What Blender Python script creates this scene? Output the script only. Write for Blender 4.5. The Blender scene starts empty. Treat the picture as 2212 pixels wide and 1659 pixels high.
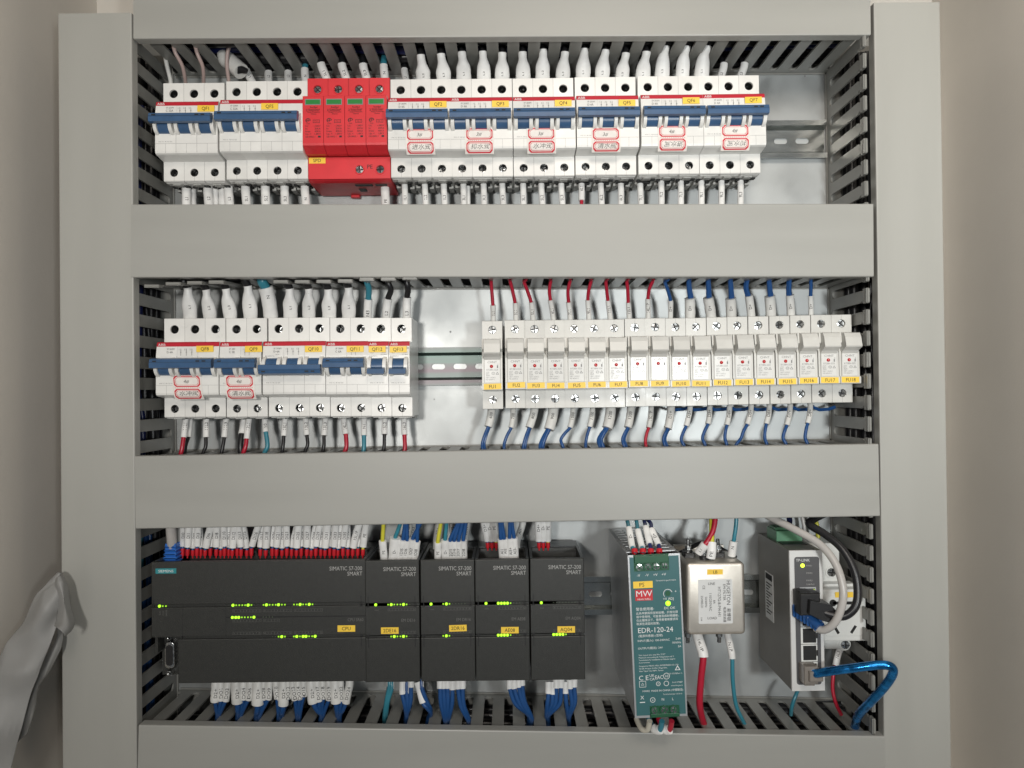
import bpy, bmesh, math, random
from mathutils import Vector, Matrix
random.seed(7)
sc = bpy.context.scene
COL = sc.collection
mm = 0.001

# ------------------------------------------------------------------ camera
FPX, W0, H0, DIST = 1616.0, 2212.0, 1659.0, 695.0
fwd = Vector((6/FPX, 1, 16.5/FPX)).normalized()
ROLL = 0.011
up0 = Vector((math.sin(ROLL), 0, math.cos(ROLL)))
right = fwd.cross(up0).normalized()
up = right.cross(fwd).normalized()
cam = bpy.data.cameras.new('camera'); cam_o = bpy.data.objects.new('camera', cam); COL.objects.link(cam_o)
cam.lens = 36*FPX/W0; cam.sensor_width = 36; cam.clip_start = .01; cam.clip_end = 20
rot = Matrix((right, up, -fwd)).transposed().to_4x4()
cam_o.matrix_world = Matrix.Translation((0, -DIST*mm, 0)) @ rot
sc.camera = cam_o
# ------------------------------------------------------------------ light
world = bpy.data.worlds.new('World'); sc.world = world; world.use_nodes = True
bg = world.node_tree.nodes['Background']; bg.inputs[0].default_value = (.80, .86, .92, 1); bg.inputs[1].default_value = .115
def lamp(name, loc, power, size, color, target=(0, 0, 0), spread=180):
    l = bpy.data.lights.new(name, 'AREA'); l.shape = 'DISK'; l.size = size; l.energy = power; l.color = color; l.spread = math.radians(spread)
    o = bpy.data.objects.new(name, l); COL.objects.link(o); o.location = loc
    o.rotation_euler = (Vector(target)-Vector(loc)).to_track_quat('-Z', 'Y').to_euler()
lamp('lamp_left', (-.17, -1.02, .06), 1.95, .08, (1, .965, .91), (-.26, 0, .14), 135)
lamp('lamp_right', (.33, -1.10, -.03), 1.62, .10, (.95, .98, .97), (.36, 0, .22), 95)
lamp('lamp_warm_fill', (.12, -1.00, .55), 2.3, .30, (1, .90, .79), (.50, 0, .22), 135)  # added warm fill, brightens the right upright and side wall
sc.view_settings.view_transform = 'Standard'; sc.view_settings.look = 'None'
sc.view_settings.exposure = 0.07; sc.view_settings.gamma = 1

# ------------------------------------------------------------------ materials
MATS = {}
def mat(name, col, rough=.5, metal=0, spec=.5, var=.05, vscale=60, bump=.0, bscale=900, emit=0, stretch=None, coat=0, vcol=None, vr=0, trans=0, rnd=0):
    m = bpy.data.materials.new(name); m.use_nodes = True
    nt = m.node_tree; p = nt.nodes['Principled BSDF']
    p.inputs['Roughness'].default_value = rough; p.inputs['Metallic'].default_value = metal
    p.inputs['Specular IOR Level'].default_value = spec
    p.inputs['Coat Weight'].default_value = coat
    p.inputs['Transmission Weight'].default_value = trans
    tc = nt.nodes.new('ShaderNodeTexCoord'); geo = nt.nodes.new('ShaderNodeNewGeometry')
    mp = nt.nodes.new('ShaderNodeMapping'); nt.links.new(geo.outputs['Position'], mp.inputs[0])
    if stretch: mp.inputs['Scale'].default_value = stretch
    n = nt.nodes.new('ShaderNodeTexNoise'); n.inputs['Scale'].default_value = vscale; n.inputs['Detail'].default_value = 5
    nt.links.new(mp.outputs[0], n.inputs[0])
    mr = nt.nodes.new('ShaderNodeMapRange'); mr.inputs[1].default_value = .3; mr.inputs[2].default_value = .7
    nt.links.new(n.outputs[0], mr.inputs[0])
    mx = nt.nodes.new('ShaderNodeMix'); mx.data_type = 'RGBA'
    a = vcol if vcol else [c*(1-var) for c in col]; b = [min(1, c*(1+var)) for c in col]
    mx.inputs[6].default_value = (*a, 1); mx.inputs[7].default_value = (*b, 1)
    nt.links.new(mr.outputs[0], mx.inputs[0]); nt.links.new(mx.outputs[2], p.inputs['Base Color'])
    if rnd:
        oi = nt.nodes.new('ShaderNodeObjectInfo'); m3 = nt.nodes.new('ShaderNodeMapRange'); m3.inputs[3].default_value = 1-rnd; m3.inputs[4].default_value = 1+rnd
        hs = nt.nodes.new('ShaderNodeHueSaturation'); nt.links.new(oi.outputs['Random'], m3.inputs[0]); nt.links.new(m3.outputs[0], hs.inputs['Value'])
        nt.links.new(mx.outputs[2], hs.inputs['Color']); nt.links.new(hs.outputs[0], p.inputs['Base Color'])
    if vr:
        m2 = nt.nodes.new('ShaderNodeMapRange'); m2.inputs[1].default_value = .3; m2.inputs[2].default_value = .7
        m2.inputs[3].default_value = rough-vr; m2.inputs[4].default_value = rough+vr
        nt.links.new(n.outputs[0], m2.inputs[0]); nt.links.new(m2.outputs[0], p.inputs['Roughness'])
    if bump:
        n2 = nt.nodes.new('ShaderNodeTexNoise'); n2.inputs['Scale'].default_value = bscale; n2.inputs['Detail'].default_value = 3
        nt.links.new(mp.outputs[0], n2.inputs[0])
        bp = nt.nodes.new('ShaderNodeBump'); bp.inputs['Strength'].default_value = bump; bp.inputs['Distance'].default_value = .0005
        nt.links.new(n2.outputs[0], bp.inputs['Height']); nt.links.new(bp.outputs[0], p.inputs['Normal'])
    if emit:
        p.inputs['Emission Color'].default_value = (*col, 1); p.inputs['Emission Strength'].default_value = emit
    MATS[name] = m; return m
duct_m = mat('duct_pvc', (.352, .352, .330), .42, var=.035, vscale=11, bump=.04, bscale=260, stretch=(.35, 1, 3), vr=.09)
ductv_m = mat('duct_pvc_upright', (.375, .375, .350), .44, var=.03, vscale=11, bump=.03, bscale=260, stretch=(3, 1, .35), vr=.09)
finger_m = mat('duct_pvc_slats_shaded', (.225, .225, .21), .36, var=.04)  # cover plastic darkened: shade on slats and base put into the colour
panel_m = mat('galvanised_panel', (.42, .435, .435), .51, metal=.88, var=.20, vscale=16, bump=.12, bscale=900, vr=.13)
paint_m = mat('cabinet_paint', (.72, .68, .62), .6, var=.03, vscale=12, bump=.2, bscale=500)
rail_m = mat('zinc_rail', (.55, .58, .57), .21, metal=1, var=.12, vscale=60, bump=.15, bscale=400, stretch=(.3, 1, 1), vr=.06)
rail2_m = mat('passivated_rail', (.15, .235, .205), .50, metal=1, var=.1, vscale=42, vcol=(.21, .165, .185), stretch=(.06, 1, 1.6))
white_m = mat('breaker_plastic', (.77, .765, .74), .33, var=.035, vscale=90, bump=.12, bscale=1500, rnd=.045, vr=.06)
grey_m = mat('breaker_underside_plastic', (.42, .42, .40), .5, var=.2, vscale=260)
cream_m = mat('fuse_plastic', (.61, .605, .575), .33, var=.04, vscale=90, bump=.12, bscale=1500, rnd=.05, vr=.07)
fplate_m = mat('fuse_print_plate', (.70, .70, .68), .22, var=.03, vscale=150)
socket_m = mat('socket_plastic', (.70, .71, .69), .3, var=.02)
blue_m = mat('toggle_blue', (.040, .098, .205), .32, var=.1, vscale=150)
red_m = mat('arrester_red', (.66, .032, .042), .4, var=.07, vscale=60, bump=.15, bscale=1500)
dred_m = mat('arrester_base_red', (.60, .026, .036), .45, var=.1)
stripe_m = mat('stripe_red', (.50, .012, .03), .4)
green_m = mat('window_green', (.03, .22, .05), .3)
yellow_m = mat('sticker_yellow', (.90, .60, .06), .45, var=.03)
paper_m = mat('paper', (.78, .74, .70), .6, var=.05, vscale=200)
pred_m = mat('paper_frame_red', (.60, .02, .04), .6)
ink_m = mat('ink_black', (.012, .012, .014), .6)
gink_m = mat('ink_grey', (.22, .22, .22), .6)
wink_m = mat('ink_white', (.75, .76, .76), .5)
sink_m = mat('ink_silver', (.38, .38, .37), .5)
dink_m = mat('ink_dim', (.13, .13, .125), .5)
plc_m = mat('plc_black', (.027, .028, .026), .42, var=.08, vscale=300, bump=.35, bscale=2600)
plcd_m = mat('plc_black_recess', (.010, .010, .011), .5, var=.1)
plcg_m = mat('plc_grey_rim', (.05, .055, .06), .4)
term_m = mat('terminal_maroon', (.030, .006, .007), .3)
screw_m = mat('screw_steel', (.46, .47, .47), .25, metal=1, var=.15, vscale=400, vr=.08)
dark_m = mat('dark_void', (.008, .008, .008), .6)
sleeve_m = mat('sleeve_white', (.80, .80, .79), .42, var=.06, vscale=140, bump=.3, bscale=420, rnd=.07)
sleeveg_m = mat('sleeve_pale_grey', (.66, .66, .64), .42, var=.06, vscale=140, bump=.3, bscale=420, rnd=.07)
wires = dict(
    red=mat('wire_red', (.42, .012, .035), .3), blue=mat('wire_blue', (.016, .075, .235), .3), black=mat('wire_black', (.012, .012, .014), .35),
    teal=mat('wire_teal', (.035, .21, .28), .3), yellow=mat('wire_yellow_green', (.62, .58, .05), .35), pink=mat('wire_pale_pink', (.42, .32, .30), .4),
    navy=mat('wire_navy', (.012, .02, .10), .3), grey=mat('cable_grey', (.46, .44, .42), .3), white=mat('wire_white', (.65, .65, .63), .4),
    cream=mat('wire_cream', (.55, .52, .44), .4))
ferr_m = mat('ferrule_red', (.55, .015, .025), .35)
boot_m = mat('boot_blue', (.02, .14, .52), .4)
foil_m = mat('cable_blue_foil', (.02, .20, .52), .24, metal=.85, var=.5, vscale=160, bump=1.0, bscale=110, vr=.1)
psu_m = mat('psu_teal', (.042, .135, .145), .4, var=.03)
alu_m = mat('aluminium_case', (.58, .59, .60), .38, metal=.7, var=.05, vscale=50, bump=.15, bscale=800)
nickel_m = mat('filter_can_nickel', (.64, .60, .54), .42, metal=.85, var=.06, vscale=120, bump=.25, bscale=1500)
logo_m = mat('logo_red', (.55, .03, .04), .4)
tgreen_m = mat('terminal_green', (.02, .10, .05), .35)
tgreen2_m = mat('plug_green', (.10, .26, .15), .4)
label_m = mat('label_paper', (.66, .67, .67), .5)
siem_m = mat('badge_teal', (.03, .25, .28), .4)
swgrey_m = mat('switch_case', (.25, .24, .225), .42, metal=.4, var=.04, bump=.15, bscale=900)
swsil_m = mat('switch_front_silver', (.70, .70, .69), .38, metal=.2)
swpan_m = mat('switch_panel_grey', (.085, .085, .09), .4)
rub_m = mat('plug_black_rubber', (.014, .014, .015), .4, bump=.2)
clear_m = mat('plug_clear', (.42, .38, .34), .15, trans=.5)
film_m = mat('peeled_film', (.27, .27, .265), .52, var=.05, vscale=20, bump=.2, bscale=60)
led_m = mat('led_green_lit', (.42, 1, .03), .4, emit=1.25)
led2_m = mat('led_green_dim', (.34, .75, .03), .4, emit=.5)
led3_m = mat('led_off', (.07, .09, .06), .4)
ledy_m = mat('led_yellow_lit', (.75, 1, .05), .4, emit=1.8)
lampred_m = mat('indicator_red', (.50, .01, .015), .2, spec=.8)

# ------------------------------------------------------------------ pixel -> world (a point of the photo at its own depth h above the panel, mm)
C1=(500,100,2.011); C2=(1500,100,2.011); C3=(2500,100,2.011); C4=(500,1050,1.8433); C5=(1600,1050,2.074); C6=(2500,1050,2.074)
P1=(500,2000,1.843); P2=(1400,2000,1.843); P3=(2300,2000,1.843); P4=(2900,2000,1.843); L2=(0,1500,1.0886); DD=(0,0,.54862)
def at(C, x, y, h):
    px = (C[0]+x/C[2])*.54862; py = (C[1]+y/C[2])*.54862
    r = fwd + right*((px-W0/2)/FPX) + up*((H0/2-py)/FPX)
    t = (DIST-h)/r.y
    return r.x*t, r.z*t
def P(C, x, y, h):
    a, b = at(C, x, y, h); return (a, b, h)

# ------------------------------------------------------------------ mesh builder; coordinates are (x, z, h), mm, h = height above panel
class M:
    def __init__(s): s.v = []; s.f = []
    def add(s, vs, fs):
        o = len(s.v); s.v += list(vs); s.f += [[i+o for i in f] for f in fs]; return s
    def ring_loft(s, rings, cap=True, closed=True):
        n = len(rings[0]); vs = [p for r in rings for p in r]; fs = []
        for k in range(len(rings)-1):
            for i in range(n if closed else n-1):
                j = (i+1) % n; fs.append([k*n+i, k*n+j, (k+1)*n+j, (k+1)*n+i])
        if cap: fs.append(list(range(n))[::-1]); fs.append([(len(rings)-1)*n+i for i in range(n)])
        return s.add(vs, fs)
    def box(s, x0, x1, z0, z1, h0, h1, b=0):
        def r(h, i): return [(x0+i, z0+i, h), (x1-i, z0+i, h), (x1-i, z1-i, h), (x0+i, z1-i, h)]
        if b: return s.ring_loft([r(h0, 0), r(h1-b, 0), r(h1-b*.3, b*.3), r(h1, b)])
        return s.ring_loft([r(h0, 0), r(h1, 0)])
    def rbox(s, x0, x1, z0, z1, h0, h1, r, b=0, seg=5):
        def ring(h, i):
            out = []; rr = max(r-i, .01)
            for cx, cz, a0 in ((x1-r, z1-r, 0), (x0+r, z1-r, 90), (x0+r, z0+r, 180), (x1-r, z0+r, 270)):
                for k in range(seg+1):
                    a = math.radians(a0+90*k/seg); out.append((cx+rr*math.cos(a), cz+rr*math.sin(a), h))
            return out
        if b:
            return s.ring_loft([ring(h0, 0), ring(h1-b, 0)]+[ring(h1-b+b*math.sin(t), b*(1-math.cos(t))) for t in (.5, 1.05, 1.5708)])
        return s.ring_loft([ring(h0, 0), ring(h1, 0)])
    def prof(s, pts, x0, x1):           # pts (z,h) extruded along x
        return s.ring_loft([[(x0, z, h) for z, h in pts], [(x1, z, h) for z, h in pts]])
    def profh(s, pts, h0, h1):          # pts (x,z) extruded along h
        return s.ring_loft([[(x, z, h0) for x, z in pts], [(x, z, h1) for x, z in pts]])
    def cyl(s, cx, cz, h0, h1, r, n=16, r1=None):
        r1 = r if r1 is None else r1
        c = [(math.cos(2*math.pi*i/n), math.sin(2*math.pi*i/n)) for i in range(n)]
        return s.ring_loft([[(cx+r*a, cz+r*b, h0) for a, b in c], [(cx+r1*a, cz+r1*b, h1) for a, b in c]])
    def cylz(s, cx, h, z0, z1, r, n=12):
        c = [(math.cos(2*math.pi*i/n), math.sin(2*math.pi*i/n)) for i in range(n)]
        return s.ring_loft([[(cx+r*a, z0, h+r*b) for a, b in c], [(cx+r*a, z1, h+r*b) for a, b in c]])
    def dome(s, cx, cz, h0, r, hh, n=12):
        c = [(math.cos(2*math.pi*i/n), math.sin(2*math.pi*i/n)) for i in range(n)]
        return s.ring_loft([[(cx+r*k*a, cz+r*k*b, h0+hh*q) for a, b in c] for k, q in ((1, 0), (.92, .4), (.7, .75), (.3, .97))])
    def hole(s, x0, x1, z0, z1, h, cx, cz, r, depth, L=0, n=20, mapf=None):   # rect with round / stadium hole (half length L in x)
        ang = [2*math.pi*i/n for i in range(n)] + [math.atan2(zz-cz, xx-cx) % (2*math.pi) for xx in (x0, x1) for zz in (z0, z1)]
        ang = sorted(set(round(a, 5) for a in ang)); inn = []; out = []
        for a in ang:
            c, d = math.cos(a), math.sin(a)
            t = min([((x1-cx)/c if c > 0 else (x0-cx)/c) if abs(c) > 1e-6 else 1e9, ((z1-cz)/d if d > 0 else (z0-cz)/d) if abs(d) > 1e-6 else 1e9])
            out.append((cx+t*c, cz+t*d))
            inn.append((cx+r*c+(L if c > 1e-6 else -L if c < -1e-6 else 0), cz+r*d))
        rings = [[(x, z, h) for x, z in out], [(x, z, h) for x, z in inn], [(x, z, h-depth) for x, z in inn]]
        if mapf: rings = [[mapf(*p) for p in r_] for r_ in rings]
        return s.ring_loft(rings, cap=False)
    def tube(s, pts, rad, n=8, flat=1.0, cap=True):
        pts = [Vector(p) for p in pts]; rads = rad if isinstance(rad, (list, tuple)) else [rad]*len(pts)
        nrm = Vector((0, 0, 1)); rings = []
        for i, p in enumerate(pts):
            t = (pts[min(i+1, len(pts)-1)]-pts[max(i-1, 0)])
            if t.length < 1e-6: t = Vector((0, 1, 0))
            t.normalize(); nn = nrm - t*nrm.dot(t)
            if nn.length < .05: nn = Vector((1, 0, 0)) - t*t.x
            nn.normalize(); nrm = nn; bb = t.cross(nn)
            fl = flat[i] if isinstance(flat, (list, tuple)) else flat
            rings.append([tuple(p+nn*(rads[i]*fl*math.cos(2*math.pi*k/n))+bb*(rads[i]*math.sin(2*math.pi*k/n))) for k in range(n)])
        return s.ring_loft(rings, cap=cap)
    def text(s, t, x, z, h, size, rot=0, align='CENTER', sx=1.0, fn=None):
        vs, fs = glyphs(t, align); c, d = math.cos(math.radians(rot)), math.sin(math.radians(rot)); out = []
        for a, b in vs:
            a *= size*sx; b = (b-.35)*size
            out.append(fn(a, b) if fn else (x+a*c-b*d, z+a*d+b*c, h))
        return s.add(out, fs)
    def build(s, name, m, parent=None, smooth=False, org=(0, 0, 0)):
        me = bpy.data.meshes.new(name)
        me.from_pydata([((x-org[0])*mm, -(h-org[2])*mm, (z-org[1])*mm) for x, z, h in s.v], [], s.f)
        bm = bmesh.new(); bm.from_mesh(me); bmesh.ops.recalc_face_normals(bm, faces=bm.faces); bm.to_mesh(me); bm.free()
        me.materials.append(m)
        if smooth:
            me.shade_smooth(); me.set_sharp_from_angle(angle=math.radians(40))
        return link(name, me, parent, org if parent is None else None)
def link(name, me, parent=None, org=None, loc=None):
    o = bpy.data.objects.new(name, me); COL.objects.link(o)
    if parent: o.parent = parent
    if org: o.location = (org[0]*mm, -org[2]*mm, org[1]*mm)
    if loc: o.location = (loc[0]*mm, -loc[2]*mm, loc[1]*mm)
    return o
_tc = bpy.data.curves.new('t', 'FONT'); _tc.resolution_u = 2; _tc.offset = 0; _to = bpy.data.objects.new('t', _tc); _G = {}
def glyphs(t, align, off=0):
    k = (t, align, off)
    if k not in _G:
        _tc.body = t; _tc.align_x = align; _tc.size = 1; _tc.offset = off
        me = bpy.data.meshes.new_from_object(_to)
        _G[k] = ([(v.co.x, v.co.y) for v in me.vertices], [list(p.vertices) for p in me.polygons])
        bpy.data.meshes.remove(me)
    return _G[k]
def text(t, x, z, h, size, m, parent, rot=0, align='CENTER', sx=1.0, name='lettering'):
    return M().text(t, x, z, h, size, rot, align, sx).build(name, m, parent)
def thing(name, label, cat, x=0, z=0, h=0, rot=0, group=None):
    o = bpy.data.objects.new(name, None); COL.objects.link(o); o.location = (x*mm, -h*mm, z*mm); o.rotation_euler = (0, math.radians(-rot), 0)
    o.empty_display_size = .01
    tag(o, label, cat, group); return o
def tag(o, label, cat, group=None):
    o['label'] = label; o['category'] = cat
    if group: o['group'] = group
_mc = {}
def shared(key, name, fn, m, parent, loc=None, smooth=False):
    if key in _mc: return link(name, _mc[key], parent, loc=loc)
    o = fn().build(name, m, parent, smooth); _mc[key] = o.data
    if loc: o.location = (loc[0]*mm, -loc[2]*mm, loc[1]*mm)
    return o

# ------------------------------------------------------------------ cabinet
DRILL = []
cab = thing('electrical_cabinet', 'open grey steel cabinet with galvanised mounting panel behind all the equipment', 'cabinet')
M().box(-372, 372, -420, 338, -3, 0).build('mounting_panel', panel_m, cab)
for C_, x_, y_ in (((2500,100,2.011), 1203, 853), ((1600,1050,2.074), 360, 532), ((1600,1050,2.074), 228, 1082), ((2500,100,2.011), 1345, 402)): DRILL.append((C_, x_, y_))
M().box(-405, 425, -520, 420, -48, -45).build('back_wall', paint_m, cab)
M().box(-408, -405, -520, 420, -48, 330).build('side_wall', paint_m, cab)
M().box(425, 428, -520, 420, -48, 330).build('side_wall', paint_m, cab)
M().box(-405, 425, 417, 420, -45, 330).build('top_wall', paint_m, cab)
M().box(-405, 425, -523, -520, -45, 330).build('bottom_wall', paint_m, cab)
M().box(-345, -255, 352, 392, -44.5, -38, 1).build('cross_brace', paint_m, cab)

# ------------------------------------------------------------------ ducts
PITCH = 17.75
def finger_mesh():
    m = M(); w = 5.05; pts = []
    q = PITCH/2-w
    left = [(-PITCH/2, 8)] + [(-PITCH/2+q*(math.sin(t)), 11.9-q*math.cos(t)+0) for t in (.5, .9, 1.25, 1.5708)]
    left[1:] = [(-PITCH/2+q*math.sin(t), 8+q*(1-math.cos(t))) for t in (.5, .9, 1.25, 1.5708)]
    left += [(-w, 66), (-w+1.4, 68), (-w+1.4, 70), (-w-1.2, 71.5), (-w-1.2, 78), (-w-.4, 79)]
    right_ = [(-a, b) for a, b in left[::-1]]
    out = left+right_
    m.ring_loft([[(a, 0, b) for a, b in out], [(a, 1.7, b) for a, b in out]])
    for h0 in (71.6, 75.6): m.box(-w-1, w+1, 1.6, 2.5, h0, h0+2.6)
    return m
def duct(name, label, p0, p1, width, walls, upright=False, cov=(0, 0), covh=80.0, covshift=(0, 0), n_f=None, tilt=None, covrot=0, skip=None):
    dx, dz = p1[0]-p0[0], p1[1]-p0[1]; L = math.hypot(dx, dz); ang = math.degrees(math.atan2(dz, dx))
    t = thing(name, label, 'cable duct', p0[0], p0[1], 0, ang, 'slotted grey wiring ducts'); hw = width/2
    fm = finger_m; cm = ductv_m if upright else duct_m
    m = M(); m.box(0, L, -hw, hw, .3, 2)
    m.box(0, L, -hw+1.2, -hw+2.9, 2, 8); m.box(0, L, hw-2.9, hw-1.2, 2, 8)
    m.build('base', fm, t)
    for side, s0, s1, off, fl in walls:
        k = 0; u = off
        while u < s1:
            if u >= s0 and not (skip is not None and abs(u-skip) < PITCH/2):
                o = shared('finger', 'slat', finger_mesh, fm, t)
                spl = fl(u) if callable(fl) else fl
                if side > 0: o.location = (u*mm, 0, (hw-2.9)*mm); o.rotation_euler = (math.radians(-spl), 0, 0)
                else: o.location = (u*mm, 0, (-hw+2.9)*mm); o.rotation_euler = (math.radians(spl), 0, 0); o.scale = (1, 1, -1)
            u += PITCH
    a, b = -cov[0], L+cov[1]; lo, hi = -hw+covshift[0], hw+covshift[1]; H = covh
    pts = [(lo-.6, H-9.5), (lo-.6, H-1), (lo-.3, H-.3), (lo+.4, H), (hi-.4, H), (hi+.3, H-.3), (hi+.6, H-1), (hi+.6, H-9.5), (hi-.6, H-9.5), (hi-.6, H-1.5), (lo+.6, H-1.5), (lo+.6, H-9.5)]
    c = M().prof(pts, a, b).build('cover', cm, t)
    c.rotation_euler = (0, math.radians(-covrot), 0)
    return t
# anchor points read off the photograph
def dp(x, y, h=80): return at(DD, x, y, h)
_, zt0 = dp(290, 82); _, zt1 = dp(1880, 74)
def zmid(x, y0, y1):
    (xa, za), (xb, zb) = dp(x, y0), dp(x, y1); return (xa+xb)/2, (za+zb)/2, za-zb
XL, XR = -308.8, 298.0
# left and right uprights
xl0, _ = dp(133, 25); xr1, _ = dp(2044, 12)
xl_, ztl = dp(290, 20); _, ztr = dp(1900, 6)
lslot = at(C1, 100, 375, 77)[1]; rslot = at(C3, 1850, 365, 77)[1]
zb = -420
def offs(zslot, z0): return ((zslot-z0) % PITCH) + PITCH/2
duct('wiring_duct', 'tall upright duct along the left side, cover in place', (-337.6, zb), (-338.6, ztl-3), 59.5, [(-1, 100, 725, offs(lslot, zb) % PITCH, 0)], True)
duct('wiring_duct', 'tall upright duct along the right side, its inner slat tips showing beside the cover', (327.2, zb), (328.6, ztr), 62.2, [(1, 100, 725, offs(rslot, zb) % PITCH, 1.0)], True, covshift=(0, -8.4))
# top
sx, _ = at(C2, 121, 115, 74)
def duct_h(label, yl0, yl1, yr0, yr1, xl, xr, walls, covh=80, **k):
    w = abs(zmid(xl, yl0, yl1)[2]); a = zmid(xl, yl0, yl1); b = zmid(xr, yr0, yr1)
    return duct('wiring_duct', label, (a[0], a[1]), (b[0], b[1]), w, walls, covh=covh, **k)
X0, _ = dp(288, 80)
duct_h('horizontal duct across the top above the red surge arrester', -76, 82, -84, 74, 288, 1880, [(-1, 3, 604, (sx-X0) % PITCH + PITCH/2 - PITCH, 0)], skip=at(C1, 705, 145, 72)[0]-X0)
_m = at(C5, 1000, 150, 40)[0]+PITCH/2; sx4 = at(C4, 182, 150, 74)[0]; sx4 = _m+round((sx4-_m)/PITCH)*PITCH
def splay(u):
    k = int((u-(sx4-X0)+3)//PITCH); return {0: 6.6, 1: 5.2, 2: 4.6, 3: 4.2, 6: 4.0, 7: 4.0, 8: 3.9, 9: 3.6, 10: 2.6, 11: 2.4, 12: 1.8}.get(k, 0)
sx5, _ = at(C5, 160, 150, 60)
duct_h('horizontal duct between the top row and the middle row of devices', 443, 598, 438, 600, 287, 1886, [(-1, 3, 604, (sx4-X0) % PITCH, splay), (1, 3, 600, 5, 0)], covh=80.7, cov=(1.2, 0))
sx6, _ = at(C5, 640, 1450, 55)
duct_h('horizontal duct between the middle row and the controllers', 987, 1141, 959, 1115, 292, 1899, [(1, 3, 600, (sx6-X0) % PITCH + PITCH/2, 0), (-1, 3, 600, 8, 0)])
sx7, _ = at(P2, 945, 1570, 72)
duct_h('horizontal duct across the bottom under the controllers', 1568, 1722, 1592, 1746, 298, 1911, [(1, 3, 603, (sx7-X0) % PITCH + PITCH/2 - PITCH, 0)])
# ------------------------------------------------------------------ rails
def rail(label, x0, x1, zc, m, slots0):
    t = thing('mounting_rail', label, 'DIN rail', 0, zc, 0, 0, 'horizontal mounting rails')
    b = M()
    for s in (-1, 1):
        pts = [(s*10.0, .6), (s*11.2, .6), (s*13.4, 6.5), (s*17.5, 6.5), (s*17.5, 7.5), (s*12.7, 7.5), (s*10.2, 1.55)]
        b.prof(pts, x0, x1)
    u = slots0
    while u-10 > x0: u -= 20
    prev = x0
    while u+10 < x1:
        if u-10 >= x0:
            if u-10 > prev+.01 and prev == x0: b.box(prev, u-10, -10.1, 10.1, .6, 1.6)
            b.hole(u-10, u+10, -10.1, 10.1, 1.6, u, 0, 2.6, 1.0, L=3.6, n=16); prev = u+10
        u += 20
    if prev < x1: b.box(prev, x1, -10.1, 10.1, .6, 1.6)
    b.build('rail_profile', m, t)
_, zr1 = at(C3, 1300, 915, 2); _, zr2 = at(C5, 350, 815, 2); _, zr3 = at(P2, 1740, 625, 2)
rail('zinc rail running behind the top row of breakers', -300, 296, zr1, rail_m, at(C3, 1152, 920, 1)[0])
rail('rainbow tinted rail behind the middle row of breakers and fuse holders', -300, 296, zr2, rail2_m, at(C5, 262, 815, 1)[0])
rail('zinc rail behind the controllers and power supply', -300, 296, zr3, rail_m, at(P2, 1740, 625, 1)[0])

# ------------------------------------------------------------------ screws
def screw_mesh(r):
    m = M(); m.cyl(0, 0, -2, -.9, r, 16)
    for k in range(4):
        a0 = math.pi/2*k; g = .16*r; pts = [(g, g)]
        for i in range(5):
            a = math.asin(g/r)+(math.pi/2-2*math.asin(g/r))*i/4
            pts.append((r*.97*math.cos(a), r*.97*math.sin(a)))
        c, d = round(math.cos(a0)), round(math.sin(a0))
        pts = [(x*c-y*d, x*d+y*c) for x, y in pts]
        m.ring_loft([[(x, y, -.9) for x, y in pts], [(x, y, 0-.25*math.hypot(x, y)/r) for x, y in pts]])
    return m
def screw(parent, x, z, h, r=3.0, rot=None):
    new = ('screw', r) not in _mc
    o = shared(('screw', r), 'screw', lambda: screw_mesh(r), screw_m, parent, (x, z, h))
    if new:
        o.data.materials.append(plcd_m)
        for p_ in o.data.polygons[:18]: p_.material_index = 1
    o.rotation_euler = (random.uniform(-.1, .1), math.radians(random.uniform(0, 90) if rot is None else rot), random.uniform(-.1, .1))
    return o

# ------------------------------------------------------------------ breaker
HT, HN = 52.0, 67.5       # terminal face, nose face
PW = 17.5
def pole_mesh(upd=2.2, lod=1.6, mat_=None, W=PW-.12):
    m = M()
    # sides & shells as profile without terminal faces
    pts = [(42.5, 8), (42.5, HT-.8), (42.2, HT), (21.6, HT), (21.2, HN-3.2), (20.4, HN-2.2), (9.5, HN), (-21.5, HN+.3), (-23.2, HN-.3), (-24.2, HN-2.2), (-25.6, HT+3.5), (-26.0, HT), (-42, HT), (-42.7, HT-.8), (-43.2, 40), (-42.2, 38), (-42.2, 8)]
    n = len(pts)
    vs = [(0, z, h) for z, h in pts]+[(W, z, h) for z, h in pts]; fs = [list(range(n))[::-1], list(range(n, 2*n))]
    for i in range(n):
        j = (i+1) % n
        if (i, j) in ((2, 3), (11, 12)): continue
        fs.append([i, j, n+j, n+i])
    m.add(vs, fs)
    m.hole(0, W, 21.6, 42.2, HT, W/2, 33.0, 3.7, upd); m.hole(0, W, -42, -26, HT, W/2, -35.2, 3.5, lod)
    m.box(1.0, W-1.0, -43.4, -43.0, 43, 49)
    return m
def pole_groove(): return M().box(-.09, .09, -42.9, -26, 50, HT+.03).box(-.09, .09, 21.6, 42.5, 50, HT+.03).box(-.09, .09, -22.5, 9, 60, HN+.32)
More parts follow.
